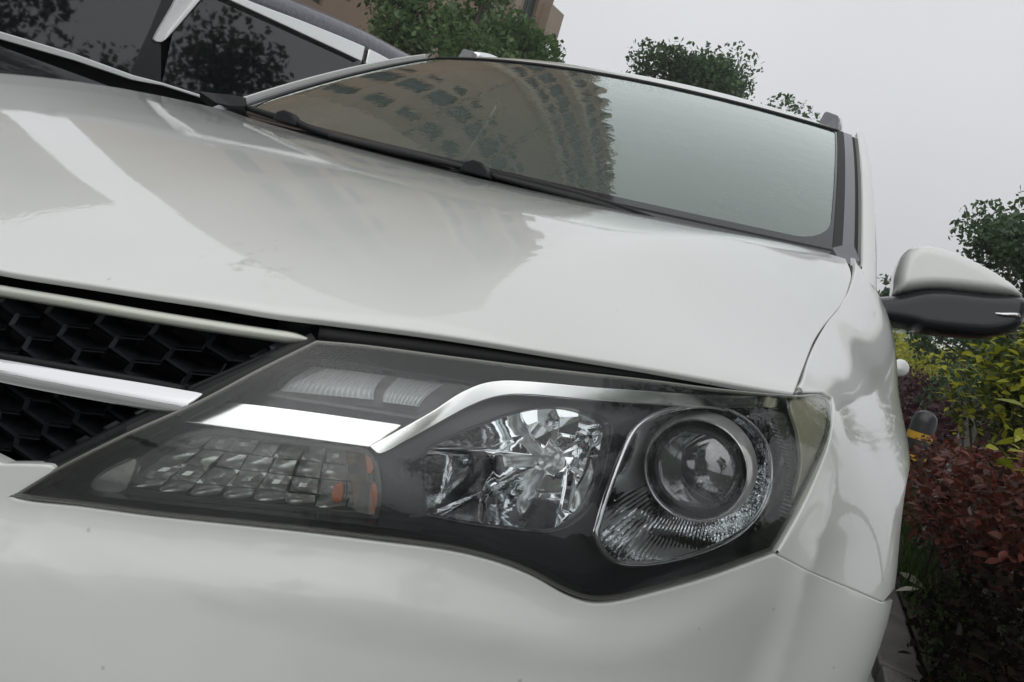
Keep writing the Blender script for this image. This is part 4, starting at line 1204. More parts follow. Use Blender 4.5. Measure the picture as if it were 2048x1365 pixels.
def mk_fast(name, V, F, mat, parent=None):
    c = (V.min(0) + V.max(0)) / 2; me = bpy.data.meshes.new(name); n, k = F.shape
    me.vertices.add(len(V)); me.vertices.foreach_set('co', (V - c).astype(np.float32).ravel())
    me.loops.add(n * k); me.loops.foreach_set('vertex_index', F.astype(np.int32).ravel())
    me.polygons.add(n); me.polygons.foreach_set('loop_start', np.arange(0, n*k, k, dtype=np.int32))
    me.materials.append(mat); me.update(calc_edges=True); me.validate()
    o = bpy.data.objects.new(name, me); COL.objects.link(o); put(o, c, parent); return o


def tree(name, label, base, H, R, crown0, n, leaf, mat, group=None, seed=1, cat='tree', squash=1.):
    r = np.random.default_rng(seed); base = np.asarray(base, float)
    t = thing(name, label, cat, base, group)
    mb = MB(); top = base + [r.normal(0, .15), r.normal(0, .15), H * .86]
    k = np.linspace(0, 1, 9)[:, None]; trunk = base * (1-k) + top * k + np.c_[.12*np.sin(k*4+seed), .12*np.cos(k*3+seed), k*0] * k
    mb.tube(trunk, np.linspace(.028*H, .007*H, 9), 8); tips = []
    nb = 15
    for i in range(nb):
        a = r.uniform(0, 2*math.pi); f = crown0 + (1 - crown0) * (i + .5) / nb * .9
        p0 = trunk[0] * (1-f) + trunk[-1] * f
        h = (f - crown0) / (1 - crown0); reach = R * (math.sin(math.pi * min(.97, .22 + .74*h)) ** .7) * r.uniform(.7, 1.08)
        p2 = p0 + np.array([math.cos(a)*reach, math.sin(a)*reach, reach * r.uniform(.15, .7) * squash]); p1 = p0*.5 + p2*.5 + [0, 0, reach*.12]
        br = np.array([p0, p0*.6+p1*.4, p1, p1*.5+p2*.5, p2]); mb.tube(br, np.linspace(.009*H, .0015*H, 5), 6); tips.append((p2, 1.)); tips.append((p1*.4+p2*.6, .9))
        for j in range(4):
            b_ = r.uniform(.35, 1.); q0 = p0*(1-b_)+p2*b_; q1 = q0 + nrm(r.normal(size=3) + [0, 0, .4]) * reach * r.uniform(.25, .5)
            mb.tube(np.array([q0, q0*.5+q1*.5+[0, 0, .03], q1]), np.linspace(.004*H, .001*H, 3), 5); tips.append((q1, .8))
    tips.append((top + [0, 0, H*.06], .9))
    mb.build('trunk', M['bark'], t, smooth=True)
    P = np.array([p for p, _ in tips]); wgt = np.array([x for _, x in tips]); wgt = wgt * r.uniform(.4, 1.4, len(P)); wgt /= wgt.sum()
    idx = r.choice(len(P), n, p=wgt); sig = R * .17 * r.uniform(.7, 1.3, len(P))
    g = r.normal(size=(n, 3)); g = nrm(g) * r.uniform(.1, 1, (n, 1)) ** .45 * 1.75
    C = P[idx] + g * sig[idx][:, None] * [1, 1, .75] - [0, 0, .02*R]
    V, F = leaf_cloud(C, leaf, r=r); mk_fast('crown', V, F, mat, t)
    return t


tree('broadleaf_tree', 'bushy green tree against the brown tower, crown cut off by the picture top', polar(-30.3, 19), 7.75, 2.3, .26, 30000, .17, M['leaf_green'], 'trees in front of the tower', 3)
tree('broadleaf_tree', 'lower green tree beside the tower corner, its right edge against the sky', polar(-25.4, 20), 7.2, 2.15, .26, 26000, .16, M['leaf_green'], 'trees in front of the tower', 8)
tree('round_tree', 'rounded green tree standing alone in the sky above the middle of the windscreen', polar(-11.7, 24), 9.55, 2.75, .40, 34000, .16, M['leaf_dark'], None, 6)
tree('tall_tree', 'dark green tree at the right edge, rising behind the door mirror', polar(10.8, 14), 4.6, 1.5, .12, 22000, .11, M['leaf_dark'], None, 12)
tree('sapling', 'small feathery tree seen in the gap between windscreen pillar and door mirror', polar(2.6, 28), 4.45, .85, .35, 1500, .22, M['leaf_dark'], None, 4)
# trees that only the wet glass and chrome see: beside and behind the photographer
for i, (x, y, H, R) in enumerate([(7.5, 7.5, 8.0, 2.3), (6.3, 2.6, 8.0, 2.4), (10, -1, 7, 2.4), (9, -9, 8, 2.6), (5, -24, 6.5, 2.6), (-19, -18, 8, 3.0)]):
    tree('avenue_tree', ['leafy tree beyond the shrub bed at the right, mirrored in the dark glass', 'taller leafy tree beyond the shrub bed, mirrored in the dark glass', 'leafy tree across the bed level with the car nose', 'leafy tree behind the photographer on the right', 'broad tree across the lot behind the photographer', 'broadest tree across the lot behind the photographer'][i], (x, y, 0), H, R, .3, 13000, .15, M['leaf_green'], 'trees round the car park', 30 + i)


def leaf_mesh(name, L, Wd, mat, curl=.12):
    """a leaf with a midrib fold and tapered tip, ~16 triangles"""
    st = [(0, .05), (.2, .7), (.45, 1.), (.75, .62), (1, .0)]; V = []
    for a, w_ in st:
        z = -curl * L * a * a
        V += [(-w_*Wd/2, a*L, z + .12*Wd*w_), (0, a*L, z), (w_*Wd/2, a*L, z + .12*Wd*w_)]
    F = []
    for i in range(4): F += [(3*i, 3*i+1, 3*i+4, 3*i+3), (3*i+1, 3*i+2, 3*i+5, 3*i+4)]
    me = bpy.data.meshes.new(name); me.from_pydata(V, [], F); me.materials.append(mat); me.polygons.foreach_set('use_smooth', [True]*len(F)); me.update(); return me


def shrub(name, label, lumps, n, leaf, mat, pick=0, leafname='leaf', lshape=(.05, .028), pmat=None, group=None, cat='shrub', seed=1, stems=14, fill=.6, hue=None):
    """lumps: (centre, radii). Leaves cover the lumps; the nearest ones are leaves of their own."""
    r = np.random.default_rng(seed); cs = np.array([c for c, _ in lumps]); base = np.array([cs[:, 0].mean(), cs[:, 1].mean(), .05])
    t = thing(name, label, cat, base, group)
    vol = np.array([np.prod(q) ** .67 for _, q in lumps]); vol /= vol.sum()
    idx = r.choice(len(lumps), n, p=vol); g = nrm(r.normal(size=(n, 3))) * (1 - fill * r.uniform(0, 1, (n, 1)) ** 1.8)
    C = cs[idx] + g * np.array([q for _, q in lumps])[idx]; C += r.normal(0, leaf * .4, C.shape)
    C = C[C[:, 2] > .08]
    mb = MB()
    for k in range(stems):
        e = C[r.integers(len(C))]; b0 = base + [r.normal(0, .12), r.normal(0, .12), 0]; m_ = b0*.5 + e*.5 + r.normal(0, .06, 3)
        mb.tube(np.array([b0, m_, e]), [.012, .008, .003], 5)
    if stems: mb.build('stem', M['bark'], t, smooth=True)
    if pick:
        d = C - CAM; dep = d @ RM[2]; u = 1024 + FPX * (d @ RM[0]) / dep; v = 682.5 - FPX * (d @ RM[1]) / dep
        vis = (u > 1770) & (u < 2060) & (v > 500) & (v < 1375); sc = np.where(vis, dep, 99)
        # nearest along each small cell of the view counts as seen
        cell = (u // 14).astype(int) * 1000 + (v // 14).astype(int); order = np.argsort(sc); seen, sel = set(), []
        for i in order:
            if sc[i] > 90 or len(sel) >= pick: break
            if cell[i] in seen: continue
            seen.add(cell[i]); sel.append(i)
        sel = np.array(sel, int); rest = np.setdiff1d(np.arange(len(C)), sel)
        me = leaf_mesh(leafname, *lshape, pmat or mat)
        for i in sel:
            o = bpy.data.objects.new(leafname, me); COL.objects.link(o); put(o, C[i], t)
            o.rotation_euler = (r.uniform(-.9, .5), r.uniform(-.6, .6), r.uniform(0, 6.28)); s_ = r.uniform(.65, 1.3); o.scale = (s_, s_, s_)
        C = C[rest]
    V, F = leaf_cloud(C, leaf, r=r, up=.8); o = mk_fast('foliage', V, F, mat, t); tag(o, kind='stuff')
    return t


def lum(az, r, z, q): return (polar(az, r, z), q)


# clipped hedge rows running back along the bed
shrub('red_shrub', 'nearest shrub beside the fender, with dark red wet leaves', [lum(11.4, 3.75, .50, (.24, .5, .25)), lum(14.5, 3.6, .52, (.34, .5, .27)), lum(17.5, 3.4, .50, (.35, .5, .28)), lum(8.9, 4.5, .46, (.17, .4, .26))], 5200, .045, M['leaf_red'], 300, 'red_leaf', (.046, .030), seed=2, stems=26)
shrub('dark_shrub', 'low undergrowth below the red shrub, its leaves coloured near-black for shade', [lum(14.5, 2.9, .20, (.22, .40, .24)), lum(18, 2.7, .24, (.3, .45, .28)), lum(17, 2.35, .15, (.22, .3, .2)), lum(21, 2.2, .2, (.3, .4, .3))], 5200, .036, M['leaf_shaded'], 260, 'dark_leaf', (.042, .022), seed=3)
shrub('golden_shrub', 'yellow-green leafy shrub at the right edge under the door mirror', [lum(11.6, 4.9, 1.02, (.34, .4, .34)), lum(14.5, 4.7, 1.12, (.38, .42, .40))], 4600, .05, M['leaf_mixed'], 260, 'golden_leaf', (.058, .030), M['leaf_yellow'], seed=4, stems=26, fill=.9)
shrub('golden_shrub', 'bright yellow sprig hanging in from the right edge of the picture', [lum(14.0, 3.1, .86, (.16, .2, .10)), lum(13.2, 3.1, .76, (.10, .1, .07))], 60, .06, M['leaf_yellow'], 40, 'golden_leaf', (.075, .034), M['leaf_yellow'], seed=14, stems=0, fill=1.)
shrub('purple_hedge', 'purple-leaved hedge running back behind the far grass strip', [lum(4.9 + .62*k, 26 - 2.35*k, .80 - .05*k, (1.2 - .1*k, .9, .86 - .06*k)) for k in range(8)], 17000, .11, M['leaf_purple'], 0, seed=5, cat='hedge')
shrub('golden_hedge', 'clipped yellow-green hedge behind the purple hedge', [lum(3.6 + .95*k, 30 - 1.6*k, 1.62 - .07*k, (1.3, 1., 1.0 - .03*k)) for k in range(10)], 16000, .15, M['leaf_yellow'], 0, seed=6, cat='hedge')
shrub('green_hedge', 'dark green bushes between the golden hedge and the tall tree', [lum(9.3 + 1.4*k, 10.5, .75, (.5, .5, .72)) for k in range(6)], 9000, .07, M['leaf_dark'], 0, seed=7, cat='hedge')
# grass verge
r = np.random.default_rng(9); n = 9000
gx = np.concatenate([r.uniform(1.37, 1.72, n*2//3), r.uniform(1.37, 2.2, n//3)]); gy = np.concatenate([r.uniform(1.6, 9, n*2//3), r.uniform(9, 15, n//3)])
hh = r.uniform(.05, .14, n) * (1 + .5*np.sin(gx*9 + gy*4)); a = r.uniform(0, 6.28, n); b = np.stack([gx, gy, np.full(n, .065)], 1); dx = np.stack([np.cos(a), np.sin(a), a*0], 1) * .004
tp = b + np.stack([r.normal(0, .03, n), r.normal(0, .03, n), hh], 1)
V = np.stack([b - dx, b + dx, tp], 1).reshape(-1, 3); F = np.arange(n*3).reshape(-1, 3); tag(mk_fast('grass', V, F, M['grass']), kind='stuff')
n2_ = 5000; gx = r.uniform(1.4, 5.5, n2_); gy = r.uniform(23.6, 25.6, n2_); hh = r.uniform(.18, .46, n2_); a = r.uniform(0, 6.28, n2_); b = np.stack([gx, gy, np.zeros(n2_)], 1); dx = np.stack([np.cos(a), np.sin(a), a*0], 1) * .016
tp = b + np.stack([r.normal(0, .06, n2_), r.normal(0, .06, n2_), hh], 1)
V = np.stack([b - dx, b + dx, tp], 1).reshape(-1, 3); tag(mk_fast('grass', V, np.arange(n2_*3).reshape(-1, 3), M['grass']), kind='stuff')
# fallen leaves and scraps on the verge
lm = [leaf_mesh('fallen_leaf', .085, .04, principled('dead_leaf', (.30, .29, .24), .45, var=.3, vscale=30), .02), leaf_mesh('fallen_leaf', .07, .045, principled('dead_leaf_brown', (.24, .15, .09), .5, var=.3, vscale=30), .05)]
for i, (u, v, k, sc_) in enumerate([(1800, 1145, 0, 1.3), (1838, 1178, 0, 1.1), (1862, 975, 0, 1.0), (1905, 985, 0, 1.1), (1780, 1240, 0, .9), (1868, 1150, 1, 1.6), (1830, 1262, 1, 1.2), (1810, 1000, 0, .8), (1930, 1010, 1, .9)]):
    p = at_z(u, v, .13 if v < 1250 else .10); o = bpy.data.objects.new('fallen_leaf', lm[k]); COL.objects.link(o); put(o, p, None); o.scale = (sc_,)*3
    o.rotation_euler = (r.uniform(-.5, .3), r.uniform(-.4, .4), r.uniform(0, 6.28))
    tag(o, ['pale fallen leaf lying on the grass verge beside the car', 'brown fallen leaf lying on the verge beside the car'][k], 'leaf', ['pale fallen leaves on the verge', 'brown fallen leaves on the verge'][k])

# ================================================================== STREET FURNITURE AND FAR THINGS
p = polar(7.35, 7.2, .06); t = thing('bollard', 'short black bollard with a yellow band behind the red shrub', 'bollard', p)
mb = MB(); mb.lathe([(.098, 0), (.096, .60), (.085, .65), (.05, .685), (.001, .695)], p, (0, 0, 1), 24); mk('post', mb.V, mb.F, principled('bollard_black', (.02, .02, .022), .3, var=.3, vscale=20), t)
BY = principled('bollard_yellow', (.55, .32, .02), .4)
for z0_, z1_ in ((.45, .51), (.28, .33)):
    mb = MB(); mb.lathe([(.0995, z0_), (.0995, z1_)], p, (0, 0, 1), 24); mk('reflective_band', mb.V, mb.F, BY, t)
p = polar(9.6, 5.0, .06); mb = MB(); V = []
mb.box(p + [-.042, -.012, 0], p + [.042, .012, .775]); mb.V = [tuple(np.array(q) + (np.array([.03, 0, 0]) * (q[2] - .06))) for q in mb.V]
o = mb.build('marker_post', principled('white_post', (.62, .63, .62), .5, var=.12, vscale=12)); bv = o.modifiers.new('bevel', 'BEVEL'); bv.width = .006; tag(o, 'white flat post leaning among the shrubs above the red shrub', 'post')
p = polar(4.6, 40, 0); t = thing('louvred_hut', 'small white slatted hut far beyond the hedges', 'hut', p)
mb = MB(); mb.box(p + [-1.4, 0, 0], p + [1.0, 2, 3.35]); mk('wall', mb.V, mb.F, principled('hut_white', (.6, .62, .63), .6), t, smooth=False)
mb = MB(); mb.box((-.06, -.06, 0), (.06, 0, 1.1)); s0 = mb.build('slat', principled('slat_white', (.72, .73, .74), .5))
for i in range(8):
    s_ = s0 if i == 0 else s0.copy()
    if i: COL.objects.link(s_)
    s_.parent = t; s_.location = (-1.2 + i * .28, 0, 2.2)
mb = MB(); mb.box(p + [-1.6, -.2, 3.36], p + [1.2, 2.2, 3.52]); mk('roof', mb.V, mb.F, M['silver'], t, smooth=False)

# second white car parked behind
M['white2'] = principled('white_paint', (.72, .73, .72), .4, coat=1.)
t = thing('white_hatchback', 'white car parked directly behind, only its door mirror showing past our doors', 'car', (.22, 7.6, 0))
prof = [(5.35, .35), (5.3, .68), (5.5, .86), (6.3, 1.0), (7.2, 1.05), (9.3, 1.05), (9.45, .9), (9.45, .35)]
def prism(prof_, x0, x1, taper=0.):
    n = len(prof_); V = [(x0 + taper, y, z) for y, z in prof_] + [(x1 - taper, y, z) for y, z in prof_]
    return V, [tuple(range(n)), tuple(range(2*n-1, n-1, -1))] + [(i, n+i, n+(i+1) % n, (i+1) % n) for i in range(n)]
V, F = prism(prof, -.65, 1.12); o = mk('body', V, F, M['white2'], t, smooth=False); bv = o.modifiers.new('bevel', 'BEVEL'); bv.width = .05; bv.segments = 3
V, F = prism([(6.35, 1.0), (7.1, 1.44), (8.6, 1.46), (9.3, 1.06)], -.52, .99, .06); o = mk('cabin_glass', V, F, M['tint'], t, smooth=False)
V, F = prism([(7.0, 1.44), (7.2, 1.50), (8.5, 1.51), (8.75, 1.42), (8.4, 1.43)], -.50, .97, .04); o = mk('roof', V, F, M['white2'], t, smooth=False)
for x in (-.52, .99):
    for y in (6.1, 8.7):
        mb = MB(); mb.lathe([(.19, -.09), (.29, -.1), (.315, -.06), (.315, .06), (.29, .1), (.19, .09)], (x, y, .315), (1, 0, 0), 32); w_ = mk('wheel', mb.V, mb.F, M['rubber'], t)
        mb = MB(); mb.lathe([(.19, .05), (.05, .06), (.001, .06)], (x, y, .315), (1, 0, 0), 24); mk('rim', mb.V, mb.F, M['alloy'], w_)
pm = at_y(1799, 738, 6.65); mb = MB()
for a in np.linspace(0, 1, 7):
    pass
ys = np.linspace(-1, 1, 9); V = []; k = 14
for q in ys:
    rr = math.sqrt(max(0, 1 - abs(q) ** 3)) 
    for j in range(k):
        g = 2*math.pi*j/k; V.append(pm + np.array([.075 * rr * math.cos(g) + (.0), .055 * q + .03 * rr * math.cos(g), .080 * rr * math.sin(g) * (1 if math.sin(g) > 0 else .8)]))
F = [(i*k+j, i*k+(j+1) % k, (i+1)*k+(j+1) % k, (i+1)*k+j) for i in range(8) for j in range(k)]
dm = mk('door_mirror', V, F, M['white2'], t); mb = MB(); mb.tube([pm + [-.02, 0, -.05], (1.10, pm[1] + .05, pm[2] - .05)], .025, 8); mk('mirror_arm', mb.V, mb.F, M['black'], dm)

# ================================================================== DARK CAR ALONGSIDE
TH = math.radians(10); EL = np.array([math.sin(TH), math.cos(TH), 0]); EN = np.array([math.cos(TH), -math.sin(TH), 0]); DD = 3.0
ZB = 1.185; SL = .22
PB = CAM - DD * EN; PB = np.array([PB[0], PB[1], ZB])


def dk(u, v, off=0., tilt=True):
    """point on the flank of the dark car (upright below the belt, leaning in above it)"""
    n = EN + np.array([0, 0, SL if tilt else 0.]); d = ray(u, v); return CAM + d * (((PB + EN * off - CAM) @ n) / (d @ n))


def lz(l, z, off=0.): return PB * [1, 1, 0] + EL * l + EN * (off - SL * max(0, z - ZB)) + np.array([0, 0, z])


M['dark_paint'] = principled('dark_violet_paint', (.010, .010, .015), .25, coat=1., coat_r=.02)
M['roof_wet'] = principled('dark_roof_wet', (.10, .10, .125), .30, coat=.8, var=.25, vscale=40, bump=.3, bscale=70)
M['tint2'] = principled('black_side_glass', (.006, .007, .010), .025, spec=.75, ior=1.6)
M['blade'] = principled('patterned_chrome', (.72, .73, .73), .28, metal=.9, bump=.8, bscale=260)
dcar = thing('dark_suv', 'dark car parked close on the far side, with black wet windows and chrome window trim', 'car', PB * [1, 1, 0] + EL * 1.2 - EN * .9)


def slab(name, P3, mat, depth=.02, parent=dcar, bevel=.003):
    P3 = np.array(P3); n = len(P3); V = np.vstack([P3, P3 - EN * depth])
    o_ = mk(name, V, [tuple(range(n))] + [tuple(range(2*n-1, n-1, -1))] + [(i, n+i, n+(i+1) % n, (i+1) % n) for i in range(n)], mat, parent, smooth=False)
    if bevel: bv_ = o_.modifiers.new('bevel', 'BEVEL'); bv_.width = bevel; bv_.segments = 2
    return o_


# lower body as a lofted side
l0, l1 = -2.2, 2.75
zs_ = [.28, .45, .62, .80, .95, 1.08, 1.16]; of_ = [-.05, .0, .02, .03, .015, .02, -.005]
ls_ = np.linspace(l0, l1, 40); V = np.array([[lz(l, z, o_ - .08 * max(0, (l - 2.2) / .55) ** 2 - .10 * max(0, (-1.4 - l) / .8) ** 2) for z, o_ in zip(zs_, of_)] for l in ls_])
N_ = np.broadcast_to(EN, V.shape); Nn = nrm(np.cross(np.gradient(V, axis=0), np.gradient(V, axis=1))); Nn *= np.sign((Nn @ EN))[..., None]
grid_sheet('body_side', V, Nn, M['dark_paint'], dcar, thick=.03)
belt_t = [dk(u, v, .012) for u, v in [(-700, -190), (-300, -40), (0, 63), (150, 108), (268, 151), (326, 166), (420, 196)]]
belt_b = [dk(u, v, .012) for u, v in [(-700, -172), (-300, -25), (0, 79), (150, 122), (266, 161), (326, 172), (420, 202)]]
slab('belt_chrome', belt_t + belt_b[::-1], M['chrome_soft'], .02)
g = [dk(*q) for q in [(-620, -160), (0, 66), (258, 148), (300, 70), (345, -10), (372, -62), (200, -140), (-400, -420)]]
slab('side_glass', g, M['tint2'], .01, bevel=0)
g = [dk(*q, .004) for q in [(258, 150), (322, 168), (322, 90), (312, 78), (352, 0), (376, -62), (352, -66), (300, 62)]]
slab('window_pillar', g, M['black_gloss'], .012, bevel=.001)
bl = [dk(*q, .016) for q in dense([(308, 79), (312, 84), (324, 85), (345, 66), (405, -4), (450, -60), None, (376, -75), None, (350, 2), (326, 45)], 10, True)]
slab('chrome_blade', bl, M['blade'], .02)
bl = [dk(*q, .019) for q in [(330, 80), (346, 62), (405, -6), (450, -60), (436, -60), (392, -4), (342, 58)]]
slab('blade_trim', bl, M['chrome_soft'], .006, bevel=.001)
g = [dk(*q) for q in [(324, 168), (420, 198), (640, 262), (900, 320), (860, 200), (722, 118), (530, 30), (452, -60), (405, 0), (345, 68)]]
slab('rear_side_glass', g, M['tint2'], .01, bevel=0)
rt = [dk(u, v, .03) for u, v in dense([(380, -52), (490, -2), (620, 48), (735, 96), (800, 130), (900, 180)], 5)]
rb = [dk(u, v, .03) for u, v in dense([(392, -30), (505, 22), (622, 76), (728, 126), (790, 160), (900, 215)], 5)]
# drip rail: silver, in two lengths with a joint between them
kx = int(np.argmin([abs(p_[0] - dk(730, 100, .03)[0]) for p_ in rt])); kb = int(np.argmin([abs(p_[0] - dk(728, 124, .03)[0]) for p_ in rb]))
slab('roof_rail', rt[:kx] + rb[:kb][::-1], M['chrome_soft'], .03, bevel=.006); slab('roof_rail', rt[kx + 1:] + rb[kb + 1:][::-1], M['chrome_soft'], .03, bevel=.006)
# roof rising from the rail
rp = np.array([dk(u, v, .026) for u, v in dense([(100, -170), (380, -55), (490, -4), (620, 46), (735, 94), (800, 128), (900, 176), (1000, 240)], 30)])
rows_ = [rp + EN * (-w_) + np.array([0, 0, h_]) for w_, h_ in ((0, -.02), (.0, .0), (.006, .03), (.02, .062), (.06, .085), (.2, .11), (.6, .14), (1.0, .13), (1.4, .07), (1.5, -.02))]
P = np.array(rows_); Nn = nrm(np.cross(np.gradient(P, axis=0), np.gradient(P, axis=1))); Nn *= np.sign((Nn * (EN * .6 + [0, 0, .7])).sum(-1))[..., None]
grid_sheet('roof', P, Nn, M['roof_wet'], dcar)
# far flank and ends close the body
mb = MB(); c8 = [lz(l, z, o_) for l, z, o_ in ((l0 + .3, .3, -1.75), (l1 - .3, .3, -1.75), (l1 - .3, 1.2, -1.75), (l0 + .3, 1.2, -1.75))]; c9 = [lz(l, z, o_) for l, z, o_ in ((l0 + .2, .3, -.12), (l1 - .1, .3, -.06), (l1 - .1, 1.1, -.12), (l0 + .2, .95, -.12))]
mb.add(c8 + c9, [(0, 1, 2, 3), (0, 4, 5, 1), (1, 5, 6, 2), (2, 6, 7, 3), (3, 7, 4, 0)]); mk('body_shell', mb.V, mb.F, M['dark_paint'], dcar, smooth=False)
mb = MB(); c8 = [lz(l, z, o_) for l, z, o_ in ((-1.0, 1.15, -.05), (2.4, 1.15, -.05), (2.2, 1.66, -.05), (-.2, 1.5, -.05), (-1.0, 1.15, -1.7), (2.4, 1.15, -1.7), (2.2, 1.66, -1.4), (-.2, 1.5, -1.4))]
mb.add(c8, [(0, 1, 2, 3), (4, 7, 6, 5), (0, 3, 7, 4), (1, 5, 6, 2)]); mk('cabin', mb.V, mb.F, M['dark'], dcar, smooth=False)
for l in (-1.3, 1.75):
    for o_ in (-.12, -1.65):
        c = lz(l, .34, o_); mb = MB(); mb.lathe([(.2, -.1), (.31, -.11), (.34, -.06), (.34, .06), (.31, .11), (.2, .1)], c, EN, 40); w_ = mk('wheel', mb.V, mb.F, M['rubber'], dcar)
        mb = MB(); mb.lathe([(.2, .06), (.06, .08), (.001, .08)], c, EN, 32); mk('rim', mb.V, mb.F, M['alloy'], w_)

# ================================================================== MISTY AIR
hz = bpy.data.materials.new('mist'); hz.use_nodes = True; t = hz.node_tree; t.nodes.clear()
vp = t.nodes.new('ShaderNodeVolumePrincipled'); vp.inputs['Color'].default_value = (.97, .98, .985, 1); vp.inputs['Density'].default_value = .0022; vp.inputs['Anisotropy'].default_value = .2
o_ = t.nodes.new('ShaderNodeOutputMaterial'); t.links.new(vp.outputs[0], o_.inputs['Volume'])
mb = MB(); mb.box((-410, -410, -1), (410, 410, 66)); tag(mb.build('haze', hz), kind='stuff')

# ================================================================== APARTMENT TOWER
M['wall'] = principled('brown_wall_tile', (.235, .165, .118), .7, var=.10, vscale=.6, bump=.2, bscale=20)
M['wall_trim'] = principled('tan_render', (.30, .24, .185), .7, var=.08, vscale=1.)
M['frame'] = principled('window_frame', (.06, .058, .055), .5)
M['pane'] = principled('window_pane', (.038, .050, .048), .2, spec=.2)
BEND = polar(-24.9, 30.); BD = np.array([-math.sin(TH), -math.cos(TH), 0]); BN = np.array([math.cos(TH), -math.sin(TH), 0])


def bp(l, h, o=0.): return BEND + BD * l + BN * o + np.array([0, 0, h])


FL, FH, BL = 20, 2.95, 14.2
tow = thing('apartment_tower', 'tall brown apartment block filling the top left behind the trees', 'building', bp(BL / 2, 0, -6))
WCOL = [(.9, 1.75, .6, 2.1), (3.2, 4.35, .3, 2.5), (4.75, 5.35, .5, 2.2), (9.4, 9.85, .9, 1.5), (10.3, 11.5, .4, 2.4), (12.6, 13.4, .6, 2.0)]
lb = sorted({0., BL} | {round(x, 4) for c in WCOL for x in c[:2]}); V, F = [], []


def quad(a, b, c, d):
    k = len(V); V.extend([a, b, c, d]); F.append((k, k+1, k+2, k+3))


for i in range(len(lb) - 1):
    x0, x1 = lb[i], lb[i+1]; wc = [c for c in WCOL if abs(c[0]-x0) < 1e-6]
    if not wc: quad(bp(x1, 0), bp(x0, 0), bp(x0, FL*FH + .55), bp(x1, FL*FH + .55)); continue
    _, _, sill, hgt = wc[0]; z = 0.
    for f in range(FL):
        a, b = f*FH + sill, f*FH + sill + hgt
        quad(bp(x1, z), bp(x0, z), bp(x0, a), bp(x1, a)); z = b
        for (p1, p2) in (((x0, a), (x1, a)), ((x1, a), (x1, b)), ((x1, b), (x0, b)), ((x0, b), (x0, a))):
            quad(bp(*p1), bp(*p2), bp(*p2, -.22), bp(*p1, -.22))
    quad(bp(x1, z), bp(x0, z), bp(x0, FL*FH + .55), bp(x1, FL*FH + .55))
H_ = FL*FH + .55
quad(bp(0, 0), bp(0, 0, -7.5), bp(0, H_, -7.5), bp(0, H_)); quad(bp(BL, 0), bp(BL, 0, -7.5), bp(BL, H_, -7.5), bp(BL, H_)); quad(bp(0, H_), bp(BL, H_), bp(BL, H_, -7.5), bp(0, H_, -7.5)); quad(bp(0, 0, -7.5), bp(BL, 0, -7.5), bp(BL, H_, -7.5), bp(0, H_, -7.5))
mk('wall', V, F, M['wall'], tow, smooth=False)
RB = Matrix(((-BD[0], BN[0] * -1, 0), (-BD[1], -BN[1], 0), (0, 0, 1))).to_euler()
for x0, x1, sill, hgt in WCOL:
    w2, h2 = (x1 - x0) / 2, hgt / 2; mb = MB(); t_ = .06
    for lo, hi in (((-w2, 0, -h2), (w2, .05, -h2 + t_)), ((-w2, 0, h2 - t_), (w2, .05, h2)), ((-w2, 0, -h2 + t_), (-w2 + t_, .05, h2 - t_)), ((w2 - t_, 0, -h2 + t_), (w2, .05, h2 - t_)), ((-.03, .002, -h2 + t_), (.03, .045, h2 - t_)), ((-w2 + t_, .004, h2 * .35), (-.03, .043, h2 * .35 + .05)), ((.03, .004, h2 * .35), (w2 - t_, .043, h2 * .35 + .05))): mb.box(lo, hi)
    fr0 = mb.build('window', M['frame']); mb = MB(); mb.add([(-w2 + .02, .03, -h2 + .02), (w2 - .02, .03, -h2 + .02), (w2 - .02, .03, h2 - .02), (-w2 + .02, .03, h2 - .02)], [(0, 1, 2, 3)]); pn0 = mb.build('pane', M['pane'])
    for f in range(FL):
        wo, po = (fr0, pn0) if f == 0 else (fr0.copy(), pn0.copy())
        if f: COL.objects.link(wo); COL.objects.link(po)
        wo.parent = tow; wo.rotation_euler = RB; wo.location = bp((x0+x1)/2, f*FH + sill + h2, -.15) - WL[tow.name]; po.parent = wo; po.location = (0, 0, 0)
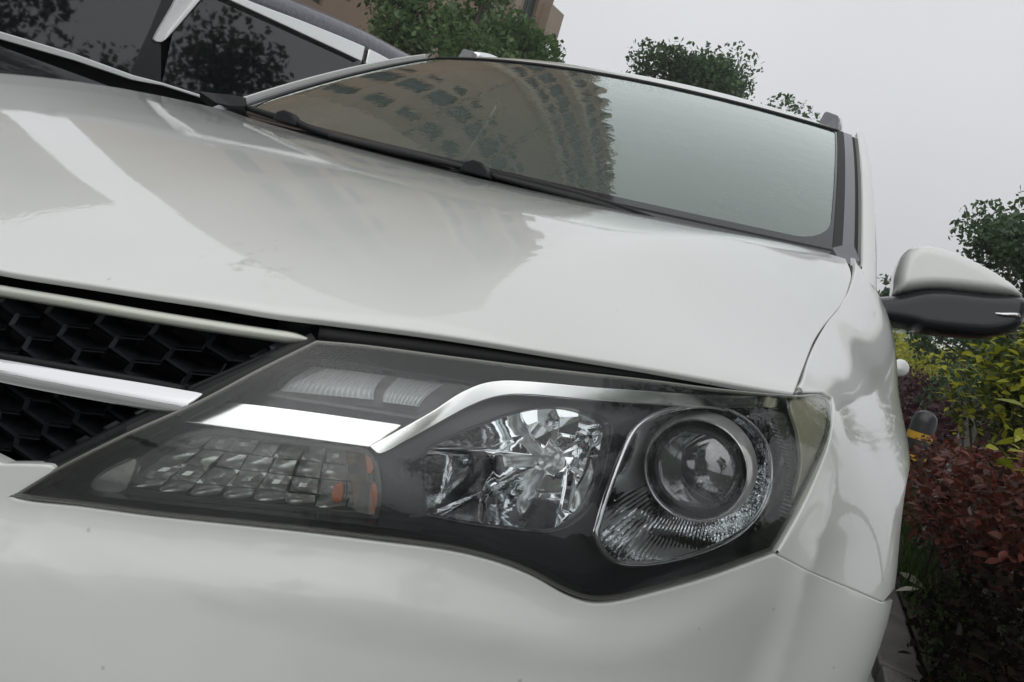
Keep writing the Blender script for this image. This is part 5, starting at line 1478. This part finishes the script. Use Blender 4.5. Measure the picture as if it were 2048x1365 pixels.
# bands, mullion piers and balconies
for f in range(1, FL + 1):
    if f % 3 == 0 or f == FL:
        P3 = [bp(-.10, f*FH + .42, .10), bp(BL + .1, f*FH + .42, .10), bp(BL + .1, f*FH + .56, .10), bp(-.10, f*FH + .56, .10)]; V = np.vstack([P3, np.array(P3) - BN * .2])
        mk('string_course', V, [(0, 1, 2, 3), (0, 4, 5, 1), (2, 6, 7, 3), (0, 3, 7, 4), (1, 5, 6, 2)], M['wall_trim'], tow, smooth=False)
for l in (2.35, 5.9):
    P3 = [bp(l, 0, .35), bp(l + .35, 0, .35), bp(l + .35, H_, .35), bp(l, H_, .35)]; V = np.vstack([P3, np.array(P3) - BN * .36]); mk('pier', V, [(0, 1, 2, 3), (0, 4, 7, 3), (1, 5, 6, 2), (3, 2, 6, 7)], M['wall_trim'], tow, smooth=False)
for f in range(3, FL):
    z = f*FH + .75
    V = [bp(a_, h_, o_) for h_ in (z, z + .16, z + 1.15) for a_, o_ in ((.55, .0), (.55, .35), (-.40, .35), (-.40, -2.2))]
    mk('balcony', V, [(0, 1, 2, 3), (0, 4, 5, 1), (1, 5, 6, 2), (2, 6, 7, 3), (4, 8, 9, 5), (5, 9, 10, 6), (6, 10, 11, 7)], M['wall_trim'], tow, smooth=False)

# ================================================================== LOWER BLOCK further left, seen only in the bonnet and the dark glass
E2 = np.array([-24.6, 13.4, 0]); D2 = nrm([-.16, -.98, 0]); N2 = nrm([.98, -.16, 0]); L2, F2, H2 = 24., 5, 3.1
q_ = lambda l, h, o=0.: E2 + D2 * l + N2 * o + np.array([0, 0, h])
blk = thing('apartment_block', 'lower brown apartment block mirrored at the far left of the white bonnet', 'building', q_(L2 / 2, 0, -4.5))
V = [q_(l, h, o) for l, h, o in ((0, 0, 0), (L2, 0, 0), (L2, F2*H2 + .8, 0), (0, F2*H2 + .8, 0), (0, 0, -9), (L2, 0, -9), (L2, F2*H2 + .8, -9), (0, F2*H2 + .8, -9))]
mk('wall', V, [(0, 1, 2, 3), (4, 7, 6, 5), (0, 3, 7, 4), (1, 5, 6, 2), (3, 2, 6, 7)], M['wall'], blk, smooth=False)
mb = MB(); mb.box((-.75, -.02, -.75), (.75, .06, .75)); f0 = mb.build('window', M['frame']); mb = MB(); mb.add([(-.68, .064, -.68), (.68, .064, -.68), (.68, .064, .68), (-.68, .064, .68)], [(0, 1, 2, 3)]); p0_ = mb.build('pane', M['pane'])
RB2 = Matrix(((-D2[0], N2[0], 0), (-D2[1], N2[1], 0), (0, 0, 1))).to_euler()
for i in range(7):
    for f in range(F2):
        first = i == 0 and f == 0; wo, po = (f0, p0_) if first else (f0.copy(), p0_.copy())
        if not first: COL.objects.link(wo); COL.objects.link(po)
        wo.parent = blk; wo.rotation_euler = RB2; wo.location = q_(2 + i * 3.3, f*H2 + 1.7, .0) - WL[blk.name]; po.parent = wo; po.location = (0, 0, 0)
